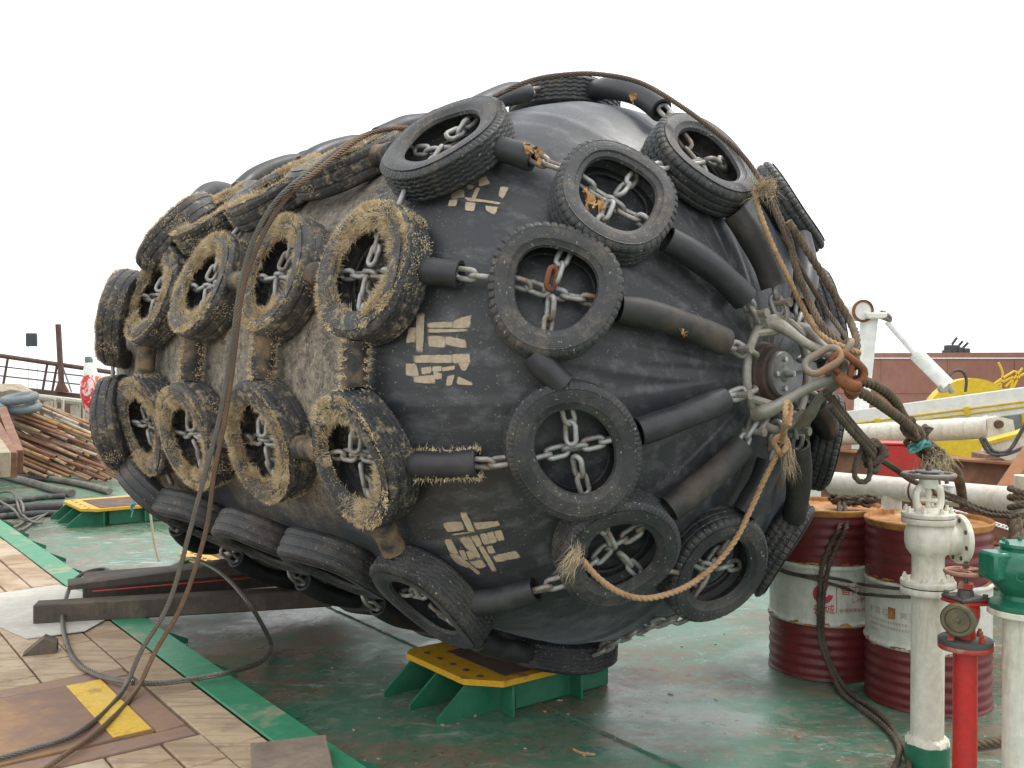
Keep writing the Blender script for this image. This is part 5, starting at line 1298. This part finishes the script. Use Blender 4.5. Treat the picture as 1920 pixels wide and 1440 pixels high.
# small things behind the valves
c = D(1779, 920, 5.15); part(tag(thing('pipe_stub', (c[0], c[1], c[2] - .06), 'small white capped pipe stub on top of the deck pipe', 'pipe stub')), [(0, -.06), (.026, -.06), (.026, .02), (.034, .024), (.034, .034), (0, .034)], 'white_far', 'stub', basis(c, (0, 0, 1)), 20)
bt = thing('bollard', P(1915, 1010, 0), 'rope wrapped pipe bollard at the right edge behind the green valve', 'bollard')
q = D(1925, 950, 4.75); mb = MB(); tube(mb, [(q[0], q[1], 0), (q[0], q[1], q[2] + .16)], .06, 20, 1); mb.build('post', M['white_pipe'], bt)
for j in range(6):
    mb = MB(); zc = q[2] - .1 + j * .034; rope(mb, [np.array([q[0] + .077 * math.cos(a_), q[1] + .077 * math.sin(a_), zc + .02 * math.sin(a_ + j)]) for a_ in np.linspace(0, 2 * np.pi, 30)], .017, 3, .09, raw=True); mb.build('rope_turn', M['old_rope'], bt)
mb = MB(); rope(mb, path([(1898, 975, 4.6), (1902, 1000, 4.58), (1898, 1040, 4.55), (1896, 1090, 4.55), (1893, 1180, 4.55)]), .026, 3, .12); rope(mb, path([(1908, 970, 4.6), (1912, 1010, 4.58), (1908, 1080, 4.55)]), .022, 3, .12); mb.build('rope_tail', M['old_rope'], bt)
single('plastic_chain', 'thin white plastic chain sagging behind the right drum', 'chain', 'white_far', lambda mb: [tube(mb, [D(1782 + j * 7, 957 + j * 2.2 - .02 * j * (20 - j) * .6, 5.6) + np.array([.018 * math.cos(a_), .006 * (j % 2) * math.sin(a_), .009 * math.sin(a_)]) for a_ in np.linspace(0, 2 * np.pi, 10, endpoint=False)], .0042, 5, closed=True, raw=True) for j in range(22)] and None)
single('rope', 'short thick rope end lying on the deck between the pipes', 'rope', 'old_rope', lambda mb: rope(mb, [P(1800, 1398, .025), P(1850, 1392, .025), P(1900, 1385, .025), P(1960, 1378, .025)], .02, 3, .1))

# ------------------------------------------------------------------ left background
ra = thing('railing', D(80, 705, 16), 'rusty brown open railing on the far left', 'railing')
RY = 16
def bar(l, r, name='rail', mat='rust_brown', Y=RY, par=ra):
    mb = MB(); tube(mb, [D(x, y, Y) for x, y in l], r, 8, .5); mb.build(name, M[mat], par)
bar([(-60, 658), (155, 690), (215, 699)], .04, 'top_rail'); bar([(-60, 680), (155, 705), (215, 712)], .012); bar([(-60, 698), (160, 722), (215, 728)], .012)
for x in (-38, 12, 86, 104): bar([(x + 3, 668 + x * .15), (x - 6, 720 + x * .13)], .022, 'post')
mb = MB(); a = D(30, 729, RY); b_ = D(215, 750, RY); d = nz(b_ - a); box(mb, ((a + b_) / 2, np.stack([d, np.cross((0, 0, 1), d), np.array([0, 0, 1.0])])), (np.linalg.norm(b_ - a), .15, .08), .004); mb.build('sill', M['rust_brown'], ra)
ps = thing('steel_post', D(113, 735, RY), 'tall thin brown steel post standing above the railing', 'post')
bar([(109, 608), (116, 735)], .05, 'shaft', 'rust_brown', RY - .12, ps); bar([(118, 688), (134, 735)], .014, 'strut', 'tube_grey', RY - .12, ps)
mb = MB(); prism(mb, [(-.1, 0), (.14, 0), (.02, .22), (-.02, .22)], basis(D(114, 735, RY - .12), (0, -1, 0), (1, 0, 0)), -.03, .03); mb.build('foot', M['rust'], ps)
bw = thing('bulwark', D(110, 780, 16.4), 'cream white ship bulwark with a fat top rail and framed openings', 'bulwark')
bar([(-60, 727), (170, 756), (240, 765)], .06, 'top_rail', 'white_paint', 16.4, bw)
for x0, x1 in ((60, 72), (84, 97), (134, 150), (178, 190)):
    a = D(x0, 770, 16.45); b_ = D(x1, 770, 16.45); zt_ = D(x0, 742 + x0 * .13, 16.45)[2]; mb = MB(); box(mb, basis(((a[0] + b_[0]) / 2, 16.45 * 1.055, zt_ / 2), (0, 0, 1)), (b_[0] - a[0], .1, zt_), .01); mb.build('stanchion', M['white_paint'], bw)
for x0 in (102, 156):
    for px_ in (x0 + 2, x0 + 16):
        mb = MB(); q = D(px_, 765, 16.3); box(mb, basis((q[0], q[1], .55), (0, 0, 1)), (.04, .05, 1.1), .004); mb.build('frame_upright', M['white_paint'], bw)
    for py_ in (748, 768, 790):
        mb = MB(); q = D(x0 + 9, py_, 16.3); box(mb, basis(q, (0, 0, 1)), (.08, .04, .035), .004); mb.build('frame_rail', M['white_paint'], bw)
mb = MB(); a = D(-60, 800, 16.6); b_ = D(250, 800, 16.6); box(mb, basis(((a[0] + b_[0]) / 2, 16.62 * 1.055, .55), (0, 0, 1)), (b_[0] - a[0], .04, 1.1), .004); mb.build('plating', M['hatch_frame'], bw)
mb = MB(); box(mb, basis(((a[0] + b_[0]) / 2, 16.5 * 1.055, .4), (0, 0, 1)), (b_[0] - a[0], .06, .5), .004); mb.build('lower_plating', M['white_paint'], bw)
sg = thing('signal_board', D(58, 720, 40), 'small dark square board high on pale poles far off at the left', 'signal board')
c = D(59, 637, 40); mb = MB(); box(mb, basis(c, (0, 0, 1), (1, .1, 0)), (.46, .1, .58), .02); mb.build('board', M['dark_box'], sg)
for dx in (-.2, .2):
    mb = MB(); tube(mb, [c + (dx, .1, .2), (c[0] + dx, c[1] + .1, -3)], .03, 6, 4); mb.build('pole', M['white_far'], sg)
wp = thing('wrapped_bundle', D(195, 830, 14.6), 'tall red and white blotched plastic bundle with a white cap beside the far tyres', 'bundle')
def bumpy(prof, c, mat, name, amp=.02):
    mb = MB(); lathe(mb, prof, basis(c, (-.12, 0, 1)), 40); v = mb.v[-1]; v += np.sin(v[:, [2, 0, 1]] * 31 + v[:, [1, 2, 0]] * 17) * amp; return mb.build(name, M[mat], wp)
c = D(187, 838, 14.6)
bumpy([(0, 0), (.06, 0), (.12, .12), (.15, .35), (.17, .6), (.2, .85), (.17, 1.05), (.12, 1.15), (0, 1.17)], c, 'red_check', 'wrap')
bumpy([(0, 1.13), (.11, 1.13), (.1, 1.25), (.07, 1.36), (0, 1.38)], c, 'white_far', 'cap', .006)
bumpy([(0, 1.37), (.06, 1.37), (.065, 1.42), (.05, 1.46), (0, 1.47)], c, 'tube_grey', 'tip', .003)
# pile of pipes
ends = [(400, 1230), (660, 1290), (690, 1050), (640, 1210), (970, 1280), (920, 1120), (930, 1180), (1040, 1190), (1060, 1160), (1140, 1170), (1020, 1080), (1270, 1310), (1340, 1310), (1470, 1330), (1530, 1310), (1360, 1220), (1430, 1200), (1550, 1180), (1640, 1130), (1690, 1330), (1590, 1210), (1650, 1250), (900, 1080), (560, 670), (910, 690), (1040, 760), (1170, 660), (1190, 740), (1270, 740), (1330, 720), (1410, 680), (940, 780), (1080, 1010), (1310, 880), (1200, 800), (1525, 780), (1390, 600), (1500, 740), (860, 1300), (1240, 1330), (780, 1010), (1150, 960), (1250, 1000), (700, 760), (1000, 640), (800, 620), (1250, 600), (1450, 860), (1100, 560), (1350, 990), (1420, 930), (1500, 1010)]
GP = 'rusty scaffold pipes in the loose pile'
def pipe(px_, py_, Y, L, dirn):
    a = D(px_, py_, Y); b_ = a + nz(dirn) * L; x = nz(b_ - a); n_ = 10; sec = circ(1, n_); mb = MB()
    X, Yv = basis(a, x)[1][:2]; ro, ri = .0255, .02
    rg_ = lambda c, r_: c + r_ * (sec[:, :1] * X + sec[:, 1:] * Yv)
    v = np.vstack([rg_(a + x * .12, ri), rg_(a, ri), rg_(a, ro), rg_(b_, ro)])
    f = [(k * n_ + j, k * n_ + (j + 1) % n_, (k + 1) * n_ + (j + 1) % n_, (k + 1) * n_ + j) for k in range(3) for j in range(n_)] + [tuple(range(3 * n_, 4 * n_))]
    mb.add(v, f); return tag(mb.build('steel_pipe', M['pipe_mix']), 'thin rusty steel pipe in the heap on the far left deck', 'pipe', GP)
for X_, Y_ in ends:
    pipe(X_ / 7.385, 720 + Y_ / 7.385, 13.1 + (1330 - Y_) * .0008 + rng.normal() * .04, rng.uniform(1.8, 2.7), np.array([-.85 + rng.normal() * .05, .42 + rng.normal() * .06, .26 + rng.normal() * .025]))
for j, (l, w, h, lab) in enumerate(((((34, 866, 11.3), (2, 778, 13.4)), .12, .3, 'brown steel channel bar standing on edge, rightmost of three at the far left'), (((22, 872, 11.0), (-20, 790, 13)), .12, .32, 'brown steel channel bar on edge, middle one of three at the far left'), (((6, 872, 10.6), (-40, 800, 12.6)), .16, .3, 'pale edged steel bar nearest the left frame edge'))):
    beam('steel_channel', D(*l[0]), D(*l[1]), w, h, ('steel_brown', 'steel_brown', 'sack')[j], lab, 'steel bar', bev=.006)
for j, (px_, py_, r_, z_) in enumerate(((36, 747, .21, 0), (42, 764, .21, 0), (28, 758, .2, 0))):
    c = D(px_, py_, 13.6 + .06 * j); nrm = nz((.1 * (j - 1), -.18, 1)); mb = MB(); bb = basis(c, nrm)
    tube(mb, [xf(bb, (r_ * math.cos(a_), r_ * math.sin(a_), 0)) for a_ in np.linspace(0, 2 * np.pi, 36, endpoint=False)], .065, 12, closed=True, raw=True)
    tag(mb.build('inner_tube', M['tube_grey']), ('topmost grey rubber ring of the heap on the pipes', 'lower right grey rubber ring of the heap on the pipes', 'lower left grey rubber ring of the heap on the pipes')[j], 'rubber ring', 'grey rubber rings')
mb = MB(); c = D(12, 738, 14.0); lathe(mb, [(0, -.16), (.2, -.16), (.3, -.05), (.3, .05), (.15, .13), (0, .15)], basis(c, (0, 0, 1)), 24); v = mb.v[-1]; v[:, 0] = c[0] + (v[:, 0] - c[0]) * 1.3; v += np.sin(v[:, [1, 2, 0]] * 23) * .02
tag(mb.build('sack', M['sack']), 'beige cloth sack slumped behind the grey rubber rings', 'sack')
mb = MB(); c = D(-6, 772, 13.4); lathe(mb, [(0, -.16), (.15, -.16), (.2, -.05), (.18, .1), (0, .16)], basis(c, (0, 0, 1)), 24); v = mb.v[-1]; v += np.sin(v[:, [1, 2, 0]] * 23) * .02
tag(mb.build('sack', M['tube_grey']), 'dull blue grey bag at the left frame edge', 'bag')
mb = MB(); box(mb, basis(D(40, 800, 14.3) * (1, 1, 0) + (-.3, 0, .3), (0, 0, 1), (.9, .1, 0)), (2.4, .5, .6), .01); tag(mb.build('dunnage_crate', M['rust_brown']), 'dark brown crate under the pipe heap', 'crate')
GH = 'hoses lying on the far left deck'
for l, r_, mat, lab in (([(-30, 880), (15, 893), (60, 905), (100, 917), (135, 925)], .05, 'hose_grey', 'fat grey hose curving in front of the pipe heap'),
    ([(30, 893), (90, 897), (150, 907), (205, 921)], .045, 'hose_grey', 'second grey hose just behind the fat one'),
    ([(-40, 944), (30, 938), (80, 932), (122, 930)], .035, 'hose_dark', 'upper black hose leading to the far bench'),
    ([(-40, 960), (30, 953), (80, 950), (118, 948)], .05, 'hose_dark', 'middle thick black hose leading to the far bench'),
    ([(-40, 972), (30, 966), (70, 963), (112, 962)], .035, 'hose_dark', 'lowest black hose leading to the far bench')):
    single('hose', lab, 'hose', mat, lambda mb: tube(mb, [P(x, y, r_) for x, y in l], r_, 12, .1), GH)
single('rope', 'grey rope tangle looping over the black hoses', 'rope', 'hose_grey', lambda mb: [rope(mb, [P(*q) for q in l], .014, 3, .1) for l in ([(-20, 928, .12), (18, 922, .14), (30, 935, .12), (38, 960, .1), (60, 978, .04), (80, 980, .02)], [(0, 940, .12), (25, 955, .12), (40, 972, .05), (70, 981, .02)], [(25, 990, .02), (55, 975, .02), (85, 965, .02), (110, 962, .02)], [(40, 995, .02), (65, 978, .02), (90, 962, .04), (105, 961, .03)], [(30, 930, .12), (42, 945, .13), (44, 960, .12)])] and None)
single('rope', 'thin pale rope hanging from the far tyres down to the deck', 'rope', 'hemp_pale', lambda mb: rope(mb, [D(280, 940, 7.4), D(284, 980, 7.35), D(290, 1020, 7.3), D(298, 1052, 7.25)], .011, 3, .06))
single('cord', 'thin teal cord dangling at the far end of the fender', 'cord', 'teal_cord', lambda mb: [tube(mb, path([(247, 890, 8.2), (249, 925, 8.2), (250, 950, 8.2), (246, 970, 8.2)]), .006, 6, .05), knot(mb, D(249, 948, 8.2), .03, .006, 2, 3, (.7, .7, 1.6), 4)] and None)
# little scraps on the deck
for j in range(26):
    px_, py_ = rng.uniform(520, 1420), rng.uniform(1180, 1436); q = P(px_, py_, 0)
    if (q - E0) @ -EI < .25: continue
    mb = MB(); s_ = rng.uniform(.006, .016); prism(mb, [(-s_, -s_ * .4), (s_ * .6, -s_ * .6), (s_, s_ * .3), (-s_ * .3, s_ * .5)], basis(q + (0, 0, .001), (0, 0, 1), (math.cos(j), math.sin(j), 0)), 0, .004)
    tag(mb.build('paint_chip', M['hemp_pale'], smooth=False), 'tiny pale chip of debris lying on the green deck', 'debris', 'pale chips scattered on the deck')
single('wood_sliver', 'orange wood sliver on the deck in front of the fender', 'wood sliver', 'hemp', lambda mb: tube(mb, [P(1075, 1405, .008), P(1092, 1413, .008), P(1116, 1415, .008)], .006, 5, .03))
